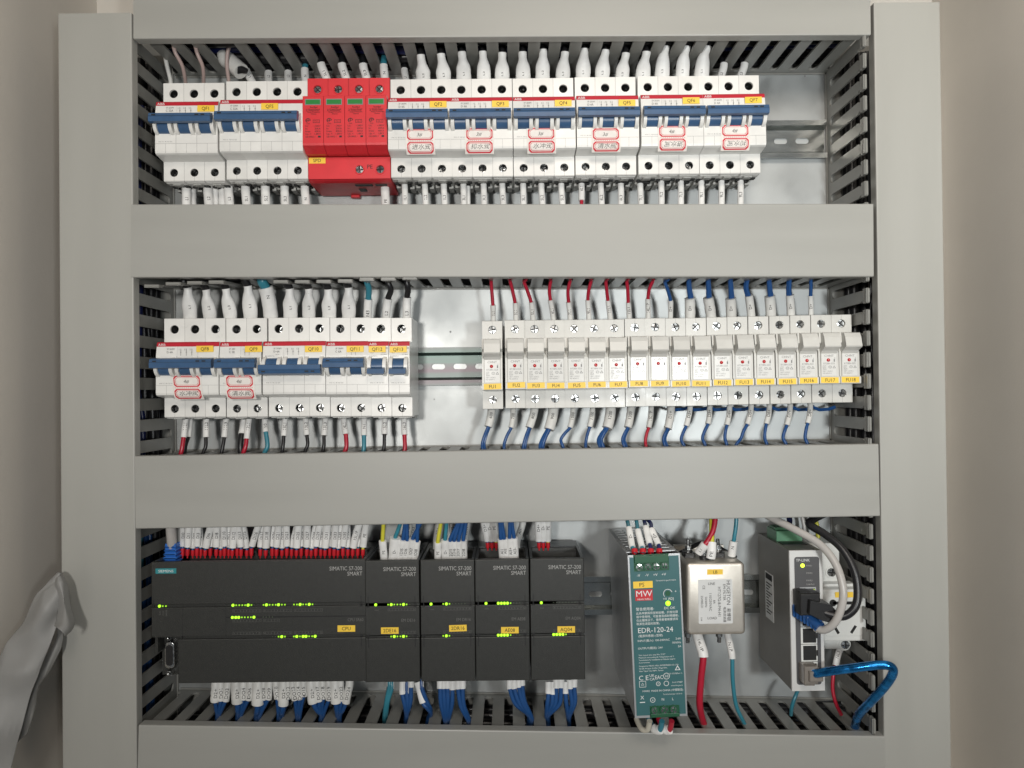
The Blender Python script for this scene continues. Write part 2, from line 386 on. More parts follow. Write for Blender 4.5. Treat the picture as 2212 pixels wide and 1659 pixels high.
def paper_tag(t, x, top, l1, l2, rot=0, flip=1, inv=False):
    """two printed frames, the lower one curling under the nose"""
    w = 12.2; p = t
    hs = [(top, HN+.75), (top-8, HN+.55), (-17.0, HN+.8), (-21.5, HN+.9), (-25.0, HN-.6), (-27.2, HN-2.4)]
    def fn(a, b):       # a across, b down from top
        z = top-b; 
        for (z0, h0), (z1, h1) in zip(hs, hs[1:]):
            if z >= z1 or (z1, h1) == hs[-1]:
                f = (z0-z)/(z0-z1); return (x+a+flip*rot*b*.02, z, h0+(h1-h0)*f)
    tot = top+27.2; n = 8; m = M()
    rows = [[fn(-w, tot*i/n), fn(w, tot*i/n)] for i in range(n+1)]
    back = [[(q[0], q[1], q[2]-.18) for q in r_] for r_ in rows]
    m.ring_loft([[r_[0], r_[1], b_[1], b_[0]] for r_, b_ in zip(rows, back)])
    pa = m.build('paper_tag', paper_m, t)
    fr = M()
    def lift(q, e=.12): return (q[0], q[1], q[2]+e)
    def frame(b0, b1, inset, th, ch):
        def oc(i):
            A, B, D = w-1.2-i, b0+i, b1-i
            return [(-A+ch, B), (A-ch, B), (A, B+ch), (A, D-ch), (A-ch, D), (-A+ch, D), (-A, D-ch), (-A, B+ch)]
        o1, o2 = oc(inset), oc(inset+th)
        for i in range(8):
            j = (i+1) % 8
            (a1, b1_), (a2, b2_), (a3, b3_), (a4, b4_) = o1[i], o1[j], o2[j], o2[i]
            N = 4
            for k in range(N):
                f0, f1 = k/N, (k+1)/N
                q = [(a1+(a2-a1)*f0, b1_+(b2_-b1_)*f0), (a1+(a2-a1)*f1, b1_+(b2_-b1_)*f1), (a4+(a3-a4)*f1, b4_+(b3_-b4_)*f1), (a4+(a3-a4)*f0, b4_+(b3_-b4_)*f0)]
                fr.add([lift(fn(*e)) for e in q], [[0, 1, 2, 3]])
    frame(.8, 10.2, 0, .9, 1.8); frame(.8, 10.2, 1.5, .25, 1.4)
    frame(11.8, tot-.6, 0, .9, 1.8); frame(11.8, tot-.6, 1.5, .25, 1.4)
    for k in range(12): fr.add([lift(fn(-w+2+k*1.8+dx_, 11.0+dy_)) for dx_, dy_ in ((0, -.15), (1, -.15), (1, .15), (0, .15))], [[0, 1, 2, 3]])
    fr.build('printed_frame', pred_m, pa)
    it = M()
    def put(s, bx, bb, size, sh, sx=1.0, inv=False):
        vs, fs = glyphs(s, 'CENTER', -.006)
        if inv: vs = [(-a, .7-b) for a, b in vs]
        it.add([lift(fn(bx+a*size*sx+(b-.35)*sh*size, bb-(b-.35)*size), .16) for a, b in vs], fs)
    put(l1, -.4, 5.6, 4.2, .3); put(l2, .8, 11.4+(tot-12.2)/2, 4.6, .2, 1.15, inv)
    it.build('handwriting', ink_m, pa)
def breaker(name, C, px, py, n, rating, model, tagx=None, papr=None, up_=True, label='', sub=True, tsx=1.0):
    X, Z = at(C, px, py, HT); Z -= 42.5; Wd = n*PW
    t = thing(name, label, 'circuit breaker', X, Z, 0, random.uniform(-.18, .18), 'white circuit breakers with blue toggles')
    sgn = 1 if up_ else -1
    for k in range(n):
        p = shared('pole', 'pole', lambda: pole_mesh(), white_m, t, (k*PW, 0, 0))
        screw(p, PW/2, 33, HT-13.5, 3.2); screw(p, PW/2, -35.2, HT-7.0, 3.1)
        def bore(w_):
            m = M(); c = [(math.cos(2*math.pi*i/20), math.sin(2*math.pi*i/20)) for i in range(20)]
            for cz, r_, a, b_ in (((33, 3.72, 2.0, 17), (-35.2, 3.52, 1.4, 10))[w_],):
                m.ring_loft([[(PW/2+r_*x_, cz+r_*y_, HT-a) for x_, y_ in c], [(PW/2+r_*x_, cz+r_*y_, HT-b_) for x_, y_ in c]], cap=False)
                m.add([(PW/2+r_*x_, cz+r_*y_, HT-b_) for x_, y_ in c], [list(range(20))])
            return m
        shared('bore', 'terminal_bore_shade', lambda: bore(0), dark_m, p); shared('bore2', 'terminal_bore_shade', lambda: bore(1), dark_m, p)  # dark tubes stand in for the shade deep in the terminal holes
        if n > 1 and k: shared('groove', 'seam', pole_groove, gink_m, t, (k*PW, 0, 0))
        # recess shade liner, moulded seams, wire entry
        def seams():
            m = M()
            m.box(PW/2-.07, PW/2+.07, -42.6, -38.7, HT, HT+.04); m.box(.2, PW-.3, -15.3, -15.15, HN+.2, HN+.34); m.box(PW/2-.07, PW/2+.07, -23, -15.3, HN+.2, HN+.34)
            return m
        shared('seams', 'moulded_seam', seams, gink_m, p)
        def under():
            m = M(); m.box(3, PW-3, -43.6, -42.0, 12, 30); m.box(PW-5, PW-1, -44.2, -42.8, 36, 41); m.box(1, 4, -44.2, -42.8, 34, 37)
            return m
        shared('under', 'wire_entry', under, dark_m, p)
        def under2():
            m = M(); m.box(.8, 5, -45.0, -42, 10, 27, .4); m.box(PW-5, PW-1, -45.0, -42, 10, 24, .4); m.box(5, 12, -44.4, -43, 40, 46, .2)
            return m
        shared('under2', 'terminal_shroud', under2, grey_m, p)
        # guards and rocker
        def guards():
            m = M()
            for a, b in ((1.0, 3.7), (PW-4.1, PW-1.2)):
                pts = [(-8.6, HN-1)]+[(-8.2*math.cos(q), HN-1+8.2*math.sin(q)) for q in [math.pi*i/12 for i in range(1, 12)]]+[(8.6, HN-1)]
                m.prof(pts, a, b)
            return m
        shared('guards', 'toggle_guard', guards, white_m, p, smooth=True)
        def rock():
            m = M(); pts = [(-7.2*math.cos(q), HN-1.2+6.6*math.sin(q)) for q in [math.pi*i/12 for i in range(13)]]
            m.prof(pts, 3.9, PW-4.3); return m
        r = shared('rocker', 'rocker', rock, blue_m, p, smooth=True)
        if n == 1:
            def pad():
                m = M(); m.prof([(-.2, HN+4), (-1.5, HN+9), (-2.6, HN+12), (-6.3, HN+12.6), (-6.6, HN+10.5), (-4.2, HN+5)], 1.6, PW-2.0); return m
            shared('paddle', 'toggle_paddle', pad, blue_m, p)
    if n > 1:
        s = sgn
        pts = [(7.4*s, HN+7.2), (6.2*s, HN+12.2), (2.5*s, HN+13.4), (-.9*s, HN+13.0), (-1.4*s, HN+9.4), (1.5*s, HN+5.8)]
        m = M().prof(pts, .3, Wd-1.4)
        m.build('toggle_bar', blue_m, t)
        g = M()
        for a in (3, Wd-14, Wd-9): g.box(a, a+3.0, 4.0*s if s > 0 else -5.0, 5.0 if s > 0 else -4.0, HN+12.4, HN+13.15)
        g.box(.3+.0, Wd-1.4, -3.5 if s<0 else 3.5, -3.35 if s<0 else 3.65, HN+12.2, HN+13.25)
        g.build('moulded_mark', plcg_m if False else dark_m, t)
    # red stripe, print
    M().prof([(21.3, HN-3.1), (20.3, HN-1.9), (17.4, HN-1.35), (17.4, HN-2.6), (20.2, HN-3.2)], .05, Wd-.15).build('red_stripe', stripe_m, t)
    text('ABB', 1.2, 18.9, HN-1.45, 3.0, wink_m, t, align='LEFT', sx=1.15, name='brand_lettering')
    pr = M()
    x0 = 9 if n > 2 else 8 if n == 2 else 6
    if n > 1:
        pr.text(model, x0, 15.2, HN+.02, 1.9, 0, 'LEFT'); pr.text(rating, x0, 12.6, HN+.25, 2.5, 0, 'LEFT', .95)
        for i in range(min(n, 3)):
            xx = x0+10.5+4.6*i if n > 2 else x0+12+3.6*i
            pr.text(str(2*i+1), xx, 14.8, HN+.15, 1.8); pr.box(xx+1.2, xx+1.4, 9.5, 15.5, HN-.1, HN+.2); pr.box(xx+.7, xx+1.9, 12.4, 12.6, HN-.1, HN+.2)
        if not up_: pr.text('IEC60947-2', 2, 8.8, HN+.1, 1.6, 0, 'LEFT'); pr.text('~415V', x0+1, 10, HN+.1, 1.5, 0, 'LEFT')
    else:
        pr.text('2 )', x0-3.5, 12.0, HN+.15, 2.2, 0, 'LEFT'); pr.text('~240V', 15.8, 12.0, HN+.15, 1.7, 0, 'RIGHT'); pr.text('10/10kA', 16, 10.2, HN+.15, 1.5, 0, 'RIGHT')
        pr.text('IEC60947-2', 1, 8.8, HN+.1, 1.5, 0, 'LEFT'); pr.text('M', 16.2, 15.4, HN+.1, 2.0)
    pr.text('P10 1C 1B CG GC', 3 if n > 1 else 2.2, -13.6, HN+.36, 1.5, 0, 'LEFT')
    pr.build('printed_rating', gink_m, t)
    if tagx is not None:
        a = tagx; st = M().box(a, a+14.2, 12.0, 17.2, HN-.4, HN+.35).build('yellow_sticker', yellow_m, t); st.location = (0, 0, random.uniform(-.5, .5)*mm); st.rotation_euler = (0, random.uniform(-.001, .001)*8, 0)
        text(name_tag(label), a+7.1, 14.6, HN+.5, 4.1, ink_m, st, sx=.95)
    if papr:
        paper_tag(t, *papr)
    return t
import re
def name_tag(label): return re.search(r'(QF\w+)', label).group(1)
B = 'circuit_breaker'
breaker(B, C1, 288, 456, 3, 'C 32A', 'SF 203M', 35.5, None, True, 'three-pole breaker with yellow sticker QF1 at the left end of the top row')
breaker(B, C1, 785, 441, 4, 'C 32A', 'SF 204M', 35.0, None, True, 'four-pole breaker with yellow sticker QFS beside the red surge arrester')
for C, x, y, q, l1, l2, o in ((C2, 75, 426, 2, '3#', '进水阀', 26.8), (C2, 556, 423, 3, '3#', '排水阀', 24.5), (C2, 1042, 419, 4, '3#', '水冲阀', 23.2), (C2, 1533, 409, 5, '3#', '清水阀', 24.2), (C3, 20, 402, 6, '4#', '进水阀', 25.8), (C3, 502, 398, 7, '4#', '排水阀', 26.2)):
    breaker(B, C, x, y, 3, 'D 4A', 'SF 203M', 35.2, (o, -5.6 if q != 5 else -7.2, l1, l2, random.uniform(-.5, 2.0), 1, q > 5), True, f'three-pole breaker with yellow sticker QF{q} and a red framed paper tag in the top row')
breaker(B, C4, 270, 376, 3, 'D 4A', 'SF 203M', 34, (25.5, -6.4, '4#', '水冲阀', 4.5), True, 'three-pole breaker with yellow sticker QF8 and a paper tag, leftmost in the middle row')
breaker(B, C4, 720, 375, 2, 'C 20', 'SF 202', 21.6, (16.5, -6.4, '4#', '清水阀', 3.5), True, 'two-pole breaker with yellow sticker QF9 and a paper tag below its toggles')
breaker(B, C4, 1026, 371, 3, 'D 4A', 'SF 203M', 35.5, None, False, 'three-pole breaker with yellow sticker QF10, its blue toggle bar switched down')
breaker(B, C4, 1473, 371, 2, 'C 6A', 'SF 202M', 17.5, None, True, 'two-pole breaker with yellow sticker QF11 and toggle bar up')
breaker(B, C4, 1768, 371, 1, 'C 6A', 'SF 201M', 1.0, None, False, 'single-pole breaker with yellow sticker QF12 and its toggle down')
breaker(B, C4, 1918, 371, 1, 'C 6A', 'SF 201M', 1.0, None, False, 'single-pole breaker with yellow sticker QF13 at the right end of the breakers')

# ------------------------------------------------------------------ surge arrester
X, Z = at(C1, 1427, 417, HT); Z -= 43.5
t = thing('surge_arrester', 'bright red four-pole surge arrester with yellow SPD sticker in the top row', 'surge arrester', X, Z)
Wd = 71.0; m = M(); n = 4; pw = Wd/4
m.prof([(43.5, 8), (43.5, HT-1), (43, HT-3.5), (22.4, HT-3.5), (22.2, HT-4), (-25, HT-4), (-25.2, HT-4), (-25.4, HT-3.5), (-44.0, HT-3.5), (-44.3, HT-.3), (-45, HT-1.5), (-46.2, HT-5), (-46.4, 6), (43.5, 6)], .3, Wd)
base = m.build('base', dred_m, t)
bm_ = M()
for k in range(4): bm_.hole(k*pw+.3, (k+1)*pw+.0, 22.6, 43, HT+.05, (k+.5)*pw, 33.5, 3.4, 3)
bm_.hole(2*pw, 3*pw, -44, -25.4, HT+.05, 2.5*pw, -36, 3.4, 3); bm_.hole(3*pw, 4*pw, -44, -25.4, HT+.05, 3.5*pw, -36, 3.4, 3); bm_.box(.3, 2*pw, -44, -25.4, HT-.5, HT+.05)
for cx, cz in [((k+.5)*pw, 33.5) for k in range(4)]+[(2.5*pw, -36), (3.5*pw, -36)]:
    c = [(math.cos(a), math.sin(a)) for a in [2*math.pi*i/24 for i in range(24)]]
    bm_.ring_loft([[(cx+r*a, cz+r*b, hh) for a, b in c] for r, hh in ((3.6, HT+.05), (3.6, HT+.7), (4.3, HT+.7), (4.5, HT+.05))], cap=False)
bm_.build('terminal_face', red_m, base)
for k in range(4): screw(base, (k+.5)*pw, 33.5, HT-.6, 3.2)
screw(base, 2.5*pw, -36, HT-.8, 3.2); screw(base, 3.5*pw, -36, HT-.8, 3.2)
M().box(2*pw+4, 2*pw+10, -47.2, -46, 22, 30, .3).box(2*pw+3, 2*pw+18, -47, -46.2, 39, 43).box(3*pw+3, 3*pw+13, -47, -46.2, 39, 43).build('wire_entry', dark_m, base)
M().box(2*pw-8, 2*pw, -48.6, -46, 3, 8, .8).build('release_lug', dred_m, base)
text('PE', 3*pw, -33.6, HT+.2, 5.0, ink_m, base)
for k, s in enumerate('LLLN'): text(s, (k+.5)*pw, 24.0, HT+.15, 2.6, ink_m, base, rot=0 if k == 3 else 0)
st = M().box(1, 15.2, -30.6, -25.6, HT-.2, HT+.4).build('yellow_sticker', yellow_m, t); text('SPD', 8, -28.0, HT+.55, 4.1, ink_m, st)
for k in range(4):
    def mod():
        m = M(); m.prof([(22.2, 48), (22.2, HN-1.2), (21.4, HN+.3), (1, HN+1.2), (-18.5, HN+1.2), (-20.2, HN+.6), (-24.6, HN-9), (-24.6, 48)], .25, pw-.1); return m
    p = shared('spdmod', 'arrester_module', mod, red_m, t, (k*pw, 0, 0))
    def win(): return M().box(2.2, pw-2.2, 13.8, 19.0, HN, HN+.75)
    fr = shared('spdwinf', 'window_frame', win, gink_m, p)
    def win2(): return M().box(2.9, pw-2.9, 14.6, 18.2, HN+.3, HN+.95)
    shared('spdwin', 'status_window', win2, green_m, p)
    def prt():
        m = M(); h = HN+1.32
        m.text('Red:Bad', pw/2+.8, 11.8, h, 1.9); m.text('Green:Good', pw/2+1, 10.0, h, 1.9); m.text('Surge Protective', pw/2+.8, 7.8, h, 1.6); m.text('Device', pw/2+.8, 6.2, h, 1.6)
        m.box(pw/2-3.6, pw/2+5.2, 8.8, 8.95, h-.2, h); m.text('2', 3.8, 9.4, h, 2.6)
        c = [(math.cos(a), math.sin(a)) for a in [2*math.pi*i/20 for i in range(15)]]
        m.ring_loft([[(4.9+2.2*a, .6+1.9*b, h) for a, b in c], [(4.9+1.6*a, .6+1.3*b, h) for a, b in c]], cap=False, closed=False)
        m.box(3.2, 6.6, .4, .8, h-.2, h); m.box(4.7, 5.1, -.6, 1.8, h-.2, h); m.text('SURE', 4.9, -2.1, h, 1.3)
        for a, b, c_, d in ((9, 14.6, .9, 1.2), (9, 14.6, -1.5, -1.2), (9, 9.3, -1.5, 1.2), (14.3, 14.6, -1.5, 1.2)): m.box(a, b, c_, d, h-.2, h)
        m.text('CS-3', 11.8, -.15, h, 1.8)
        for i, (a, b) in enumerate((('Uc:', '~385V'), ('In:', '20KA'), ('Imax:', '40KA'), ('Up: <', '1.8KV'))):
            m.text(a, 2.4, -4.0-2.25*i, h, 2.2, 0, 'LEFT'); m.text(b, pw-2.4, -4.0-2.25*i, h, 2.2, 0, 'RIGHT')
        m.text('GB18802.1', 2.4, -13.1, h, 1.9, 0, 'LEFT'); m.box(pw-4.6, pw-2.4, -13.8, -12.3, h-.2, h)
        return m
    shared('spdprt', 'printed_rating', prt, ink_m, p)

# ------------------------------------------------------------------ fuse holders
fx = [(C5, 618, 443), (C5, 803, 437), (C5, 963, 437), (C5, 1125, 435), (C5, 1287, 433), (C5, 1450, 432), (C5, 1613, 430), (C5, 1783, 423), (C5, 1948, 420)] + \
     [(C6, a, b) for a, b in ((248, 420), (415, 418), (585, 412), (753, 408), (925, 405), (1097, 402), (1267, 397), (1437, 393), (1603, 391))]
FW = 17.3
for q, (C, x, y) in enumerate(fx):
    X, Z = at(C, x, y, HT); Z -= 38
    place = 'alone at the left end of the row' if q == 0 else 'at the right end of the fuse row' if q == 17 else f'between FU{q} and FU{q+2}'
    t = thing('fuse_holder', f'beige fuse holder with yellow sticker FU{q+1}, {place}', 'fuse holder', X, Z, 0, 0, 'beige fuse holders in the middle row')
    def body():
        m = M(); W = FW
        pts = [(38, 8), (38, HT-.8), (37.6, HT), (21.5, HT), (21.5, 46), (-20, 46), (-20, HT), (-37.6, HT), (-38, HT-.8), (-38, 40), (-37, 8)]
        n = len(pts); vs = [(0, z, h) for z, h in pts]+[(W, z, h) for z, h in pts]; fs = [list(range(n))[::-1], list(range(n, 2*n))]
        for i in range(n):
            if i in (2, 6): continue
            j = (i+1) % n; fs.append([i, j, n+j, n+i])
        m.add(vs, fs)
        m.hole(0, W, 21.5, 37.6, HT, W/2, 30.2, 3.5, 4); m.hole(0, W, -37.6, -20, HT, W/2, -29.8, 3.5, 4)
        return m
    b = shared('fbody', 'body', body, cream_m, t)
    dep = 1.2 if q < 9 else 2.8
    screw(b, FW/2, 30.2, HT-dep, 3.35); screw(b, FW/2, -29.8, HT-dep, 3.35)
    def seam(): return M().box(FW/2-.07, FW/2+.07, -37.5, -33.4, HT, HT+.04).box(FW/2-.07, FW/2+.07, 33.8, 37.5, HT, HT+.04)
    shared('fseam', 'moulded_seam', seam, gink_m, b)
    def carr():
        m = M(); pts = [(21, 47), (21.3, HN+1), (20.6, HN+4), (17, HN+6.2), (9.8, HN+8.2), (8.8, HN+7.6), (6.2, HN+1.4), (3.8, HN-.8), (-15.5, HN-.8), (-15.8, 47)]
        m.prof(pts, 2.0, FW-1.9)
        m.prof([(-15.6, 47), (-15.6, HN+.6), (-16.2, HN+1.0), (-21.2, HN+1.0), (-21.8, HN+.3), (-21.8, 47)], .1, FW-.1)
        for a, b_ in ((.1, 1.8), (FW-1.7, FW-.1)):
            m.prof([(21, 47), (21.3, HN-.5), (13, HN+.8), (10.5, HN-2.5), (7, HN-3), (5, HN-1.8), (-15.6, HN-1.2), (-15.6, 47)], a, b_)
        return m
    c = shared('fcarr', 'fuse_carrier', carr, cream_m, t)
    def plate(): return M().box(2.6, FW-2.5, -14.8, 3.6, HN-.9, HN-.6)
    p = shared('fplate', 'print_plate', plate, fplate_m, c)
    def prt():
        m = M(); h = HN-.5
        m.text('CHNT', FW/2, 1.9, h, 2.6, 0, 'CENTER', 1.1)
        m.text('RT28N-32X', FW/2, -4.6, h, 1.95); m.text('10X38', 3.2, -6.6, h, 1.1, 0, 'LEFT'); m.text('500V~', 3.2, -7.8, h, 1.2, 0, 'LEFT'); m.text('32A', 3.2, -9.2, h, 2.0, 0, 'LEFT')
        m.text('GB/T 13539.2', 3.2, -11.1, h, 1.45, 0, 'LEFT'); m.text('HD 60269-2', 3.2, -12.8, h, 1.45, 0, 'LEFT')
        c = [(math.cos(a), math.sin(a)) for a in [2*math.pi*i/16 for i in range(16)]]
        m.ring_loft([[(9.5+1.45*a, -7.6+1.15*b, h) for a, b in c], [(9.5+1.2*a, -7.6+.9*b, h) for a, b in c]], cap=False)
        m.text('CC', 9.5, -7.6, h, 1.3)
        tr = [(12.9, -6.3), (11.5, -8.6), (14.3, -8.6)]; ti = [(12.9, -6.9), (12.1, -8.3), (13.7, -8.3)]
        m.ring_loft([[(a, b, h) for a, b in tr], [(a, b, h) for a, b in ti]], cap=False)
        m.box(12.6, 13.6, -3.2, -.9, h-.1, h); m.box(13.4, 13.6, -1, .6, h-.1, h)
        return m
    shared('fprt', 'printed_rating', prt, gink_m, p)
    shared('flamp', 'indicator_lamp', lambda: M().dome(FW/2-.6, -1.7, HN-.7, 1.5, 1.3), lampred_m, c, smooth=True)
    st = shared('fyel', 'yellow_sticker', lambda: M().box(1.2, FW-1.4, -21.0, -16.2, HN+.9, HN+1.3), yellow_m, c)
    st.rotation_euler = (0, random.uniform(-.03, .03), 0); st.location = (random.uniform(-.3, .3)*mm, 0, random.uniform(-.3, .3)*mm)
    text(f'FU{q+1}', FW/2, -18.6, HN+1.45, 4.1, ink_m, st, sx=.95)

# ------------------------------------------------------------------ wires
def catmull(pts, n=5):
    P_ = [Vector(p) for p in pts]; out = []; idx = [0]
    if len(P_) == 2: return [P_[0].lerp(P_[1], i/n) for i in range(n+1)], [0, n]
    for i in range(len(P_)-1):
        a = P_[max(i-1, 0)]; b = P_[i]; c = P_[i+1]; d = P_[min(i+2, len(P_)-1)]
        for k in range(n):
            s = k/n; out.append(.5*((2*b)+(c-a)*s+(2*a-5*b+4*c-d)*s*s+(3*b-a-3*c+d)*s**3))
        idx.append(len(out))
    out.append(P_[-1]); return out, idx
SLOT_TOP = at(C2, 121, 115, 74)[0]; SLOT_MID = sx4+PITCH/2; SLOT_LOW = at(C5, 640, 1450, 55)[0]; SLOT_BOT = at(P2, 945, 1570, 72)[0]
def slot(x, x0): return x0+round((x-x0)/PITCH)*PITCH
SNAP = {'wires dropping from the top duct to the top row': (SLOT_TOP, 0, 14, 296), 'wires dropping to the middle row breakers': (SLOT_MID, 0, 14, 97), 'wires dropping to the fuse holders': (SLOT_MID, 0, 14, 97),
        'wires leaving the underside of the middle row breakers': (SLOT_LOW, -1, -14, -52), 'wires leaving the underside of the fuse holders': (SLOT_LOW, -1, -14, -50),
        'sleeved wires leaving the underside of the controller': (SLOT_BOT, -1, -14, -279), 'wires leaving the underside of the expansion modules': (SLOT_BOT, -1, -14, -279),
        'thick wires on the mains filter bottom': (SLOT_BOT, -1, -14, -279)}
def wire(label, col, pts, r, sl=None, txt=None, rs=2.6, group=None, ferr=None, tpos=.5, tsize=3.6, smat=None, shape='plain', cat='wire', name='wire', extra=(), tdir=1, ink=None, fr_=1.75):
    """pts: photo points (C,x,y,h); sl=(i0,i1): covered by a sleeve between those points"""
    raw = [list(P(*p)) for p in pts]; off0 = 0
    if group and group.startswith('wires dropping from the top duct') and sl and sl[0] == 1:
        C_, x_, y_, _ = pts[1]; z1 = at(C_, x_, y_, 0)[1]; ht = min(46, max(14, DIST-293.0*DIST/z1)); nn = len(pts)-1
        hs_ = [ht]+[ht+(30-ht)*i/max(nn-1, 1) for i in range(nn)]
        raw = [list(P(p[0], p[1], p[2], hh)) for p, hh in zip(pts, hs_)]
        raw[0] = [raw[1][0], 306, ht-5]
    if group in SNAP and name == 'wire' and len(raw) > 2:
        x0, e, dz, zw = SNAP[group]; q = raw[e]; sx_ = slot(q[0], x0)
        if q[0] > 285: sx_ = q[0]
        q[0] = q[0]+(sx_-q[0])*.45
        if e == 0: q[1] = max(q[1], zw-3); raw.insert(0, [sx_, q[1]+16, q[2]-4]); off0 = 1
        else: raw.append([sx_, min(q[1], zw)-14, q[2]-3])
    if off0:
        if sl: sl = (sl[0]+1, sl[1]+1)
        if ferr is not None: ferr = (ferr[0]+1, ferr[1]+1)
    path, idx = catmull(raw, 6)
    org = tuple(path[0])
    m = M().tube(path, r, 10 if r < 2.4 else 14)
    for off in extra:     # further cores crimped into the same sleeve
        m.tube([Vector((p.x+off[0]*(i/len(path)), p.y+off[2]*0, p.z+off[1])) for i, p in enumerate(path)], r, 8)
    o = m.build(name, wires[col] if isinstance(col, str) else col, None, True, org); tag(o, label, cat, group)
    if sl:
        seg = path[idx[sl[0]]:idx[sl[1]]+1]; k = len(seg)-1
        if shape == 'plain': ph = random.uniform(0, 6); am = random.uniform(.008, .03); rr = [rs*(1+am*math.sin(1.3*i+ph)) for i in range(k+1)]; fl = random.uniform(.78, .95)
        else:    # flattened boot over a lug: wide towards the breaker (end of list), narrow at the wire
            f = [min(1, max(0, (i/k-.16)/.34)) for i in range(k+1)]; f = [q*q*(3-2*q) for q in f]
            ph = random.uniform(0, 6); rs *= random.uniform(.95, 1.05); rr = [rs*(.56+.44*q)*(1+.022*math.sin(1.1*i+ph)) for i, q in enumerate(f)]; fl = [1-.42*q for q in f]
            if shape == 'boot2': rr = [a*(1-.10*max(0, (i/k-.6)/.4)) for i, a in enumerate(rr)]
        s = M().tube(seg, rr, 16, fl).build('sleeve', smat or sleeve_m, o, True, org)
        s.location = (0, 0, 0)
        if txt:
            j = int(k*tpos); c = seg[j]; t = (seg[min(j+2, k)]-seg[max(j-2, 0)]).normalized()
            if t.y < 0: t = -t
            if tdir < 0: t = -t
            tw = Vector((-(c.x)*.0016, -(c.y)*.0016, 1)); tw = (tw-t*tw.dot(t)).normalized(); side = t.cross(tw)
            R = rr[j]; F = fl[j] if isinstance(fl, list) else fl
            cum = [0]
            for i in range(k): cum.append(cum[-1]+(seg[i+1]-seg[i]).length)
            sgn = 1 if (seg[min(j+2, k)]-seg[max(j-2, 0)]).dot(t) > 0 else -1
            def fn2(a, b):
                u = min(max(cum[j]+sgn*a, 0), cum[-1]-1e-4); i = 0
                while i < k-1 and cum[i+1] < u: i += 1
                w = (u-cum[i])/max(cum[i+1]-cum[i], 1e-6); q = seg[i].lerp(seg[i+1], w); R_ = rr[i]+(rr[i+1]-rr[i])*w
                F = (fl[i]+(fl[i+1]-fl[i])*w) if isinstance(fl, list) else fl
                th = b/R_; tt = (seg[min(i+1, k)]-seg[max(i-1, 0)]).normalized()*sgn; sd = tt.cross(tw).normalized()
                dr = (tw*math.cos(th)-sd*math.sin(th)); dr = (dr-tt*dr.dot(tt)).normalized(); n0 = Vector((0, 0, 1)); n0 = (n0-tt*n0.dot(tt)).normalized()
                cn = dr.dot(n0); cb = math.sqrt(max(0, 1-cn*cn)); rad = 1/math.sqrt((cn/(F*R_))**2+(cb/R_)**2)
                return tuple(q+dr*(rad+.22))
            M().text(txt, 0, 0, 0, tsize, 0, 'CENTER', 1.0, fn2).build('lettering', ink or ink_m, s, False, org).location = (0, 0, 0)
    if ferr is not None:
        a, b = path[idx[ferr[0]]], path[idx[ferr[1]]]
        f = M().tube([a, a.lerp(b, .5), b], [fr_, fr_, fr_*.86], 12).tube([b, b+(b-a).normalized()*2.2], .6, 6).build('ferrule', ferr_m, o, True, org); f.location = (0, 0, 0)
    return o
pos3 = ['left', 'middle', 'right']
# --- top row, wires from the top duct
g = 'wires dropping from the top duct to the top row'
for i, (x0, y0, x1, y1) in enumerate(((468, 455, 405, 200), (606, 455, 590, 220))):
    wire(f'thin pale pink wire rising from the {["middle","right"][i]} pole of breaker QF1', 'pink', [(C1, x1, y1, 58), (C1, (x0+x1)/2+4, (y0+y1)/2, 50), (C1, x0, y0+25, 34)], 1.6, group=g)
wire('pale pink wire arching over the gap between breakers QF1 and QFS', 'pink', [(C1, 860, 135, 44), (C1, 815, 165, 44), (C1, 795, 230, 43), (C1, 792, 330, 40), (C1, 812, 475, 32)], 1.6, group=g)
wire('short white wire end above the left pole of breaker QF1', 'white', [(C1, 345, 405, 35), (C1, 344, 430, 34), (C1, 345, 475, 34)], 1.8, group=g)
cup_ = wire('wide white cable boot lying in the top duct above breaker QFS', 'white', [(C1, 790, 255, 30), (C1, 820, 290, 32), (C1, 860, 325, 34), (C1, 905, 365, 36)], 7.2, group=g, cat='cable')
q_ = [P(C1, 880, 343, 38), P(C1, 915, 350, 37), P(C1, 948, 362, 34)]; q0_ = (cup_.location.x/mm, cup_.location.z/mm, -cup_.location.y/mm)
M().tube(q_, [4.6, 3.0, 2.4], 12).build('cable_core', wires['black'], cup_, True, q0_).location = (0, 0, 0)
S = [(945, 355, 992, 'L1', 'QFS', 'left', 'black'), (1120, 372, 1122, 'L2', 'QFS', 'second', 'black'), (1276, 372, 1278, 'L3', 'QFS', 'third', 'black'), (1408, 348, 1415, 'N', 'QFS', 'right', 'teal')]
for xt, yt, xb, tx, q, pz, col in S:
    wire(f'white sleeve on {col} wire entering the {pz} pole of breaker {q}', col, [(C1, xt-(70 if col == 'teal' or xt < 1000 else 45), yt-150, 42), (C1, xt, yt, 40), (C1, xb, 450, 36), (C1, xb+2, 500, 34)], 2.6, (1, 3), tx, 3.5, g, tpos=.35)
for xt, yt, xb, tx, pz, col in ((1535, 300, 1580, 'SL1', 'first', 'black'), (1700, 305, 1735, 'SL2', 'second', 'black'), (1868, 310, 1897, 'SL3', 'third', 'black'), (2032, 316, 2042, 'N', 'fourth', 'teal')):
    wire(f'white sleeve marked {tx} on {col} wire entering the {pz} top terminal of the red arrester', col, [(C1, xt-60, yt-130, 46), (C1, xt, yt, 43), (C1, xb, 420, 38), (C1, xb+4, 480, 34)], 2.9, (1, 3), tx, 3.7, g, tpos=.38)
wire('plain white sleeve marked L1 at the left pole of breaker QF2', 'black', [(C2, 150, 240, 46), (C2, 185, 350, 42), (C2, 197, 430, 38), (C2, 200, 490, 34)], 2.4, (1, 3), 'L1', 3.2, g, tpos=.5)
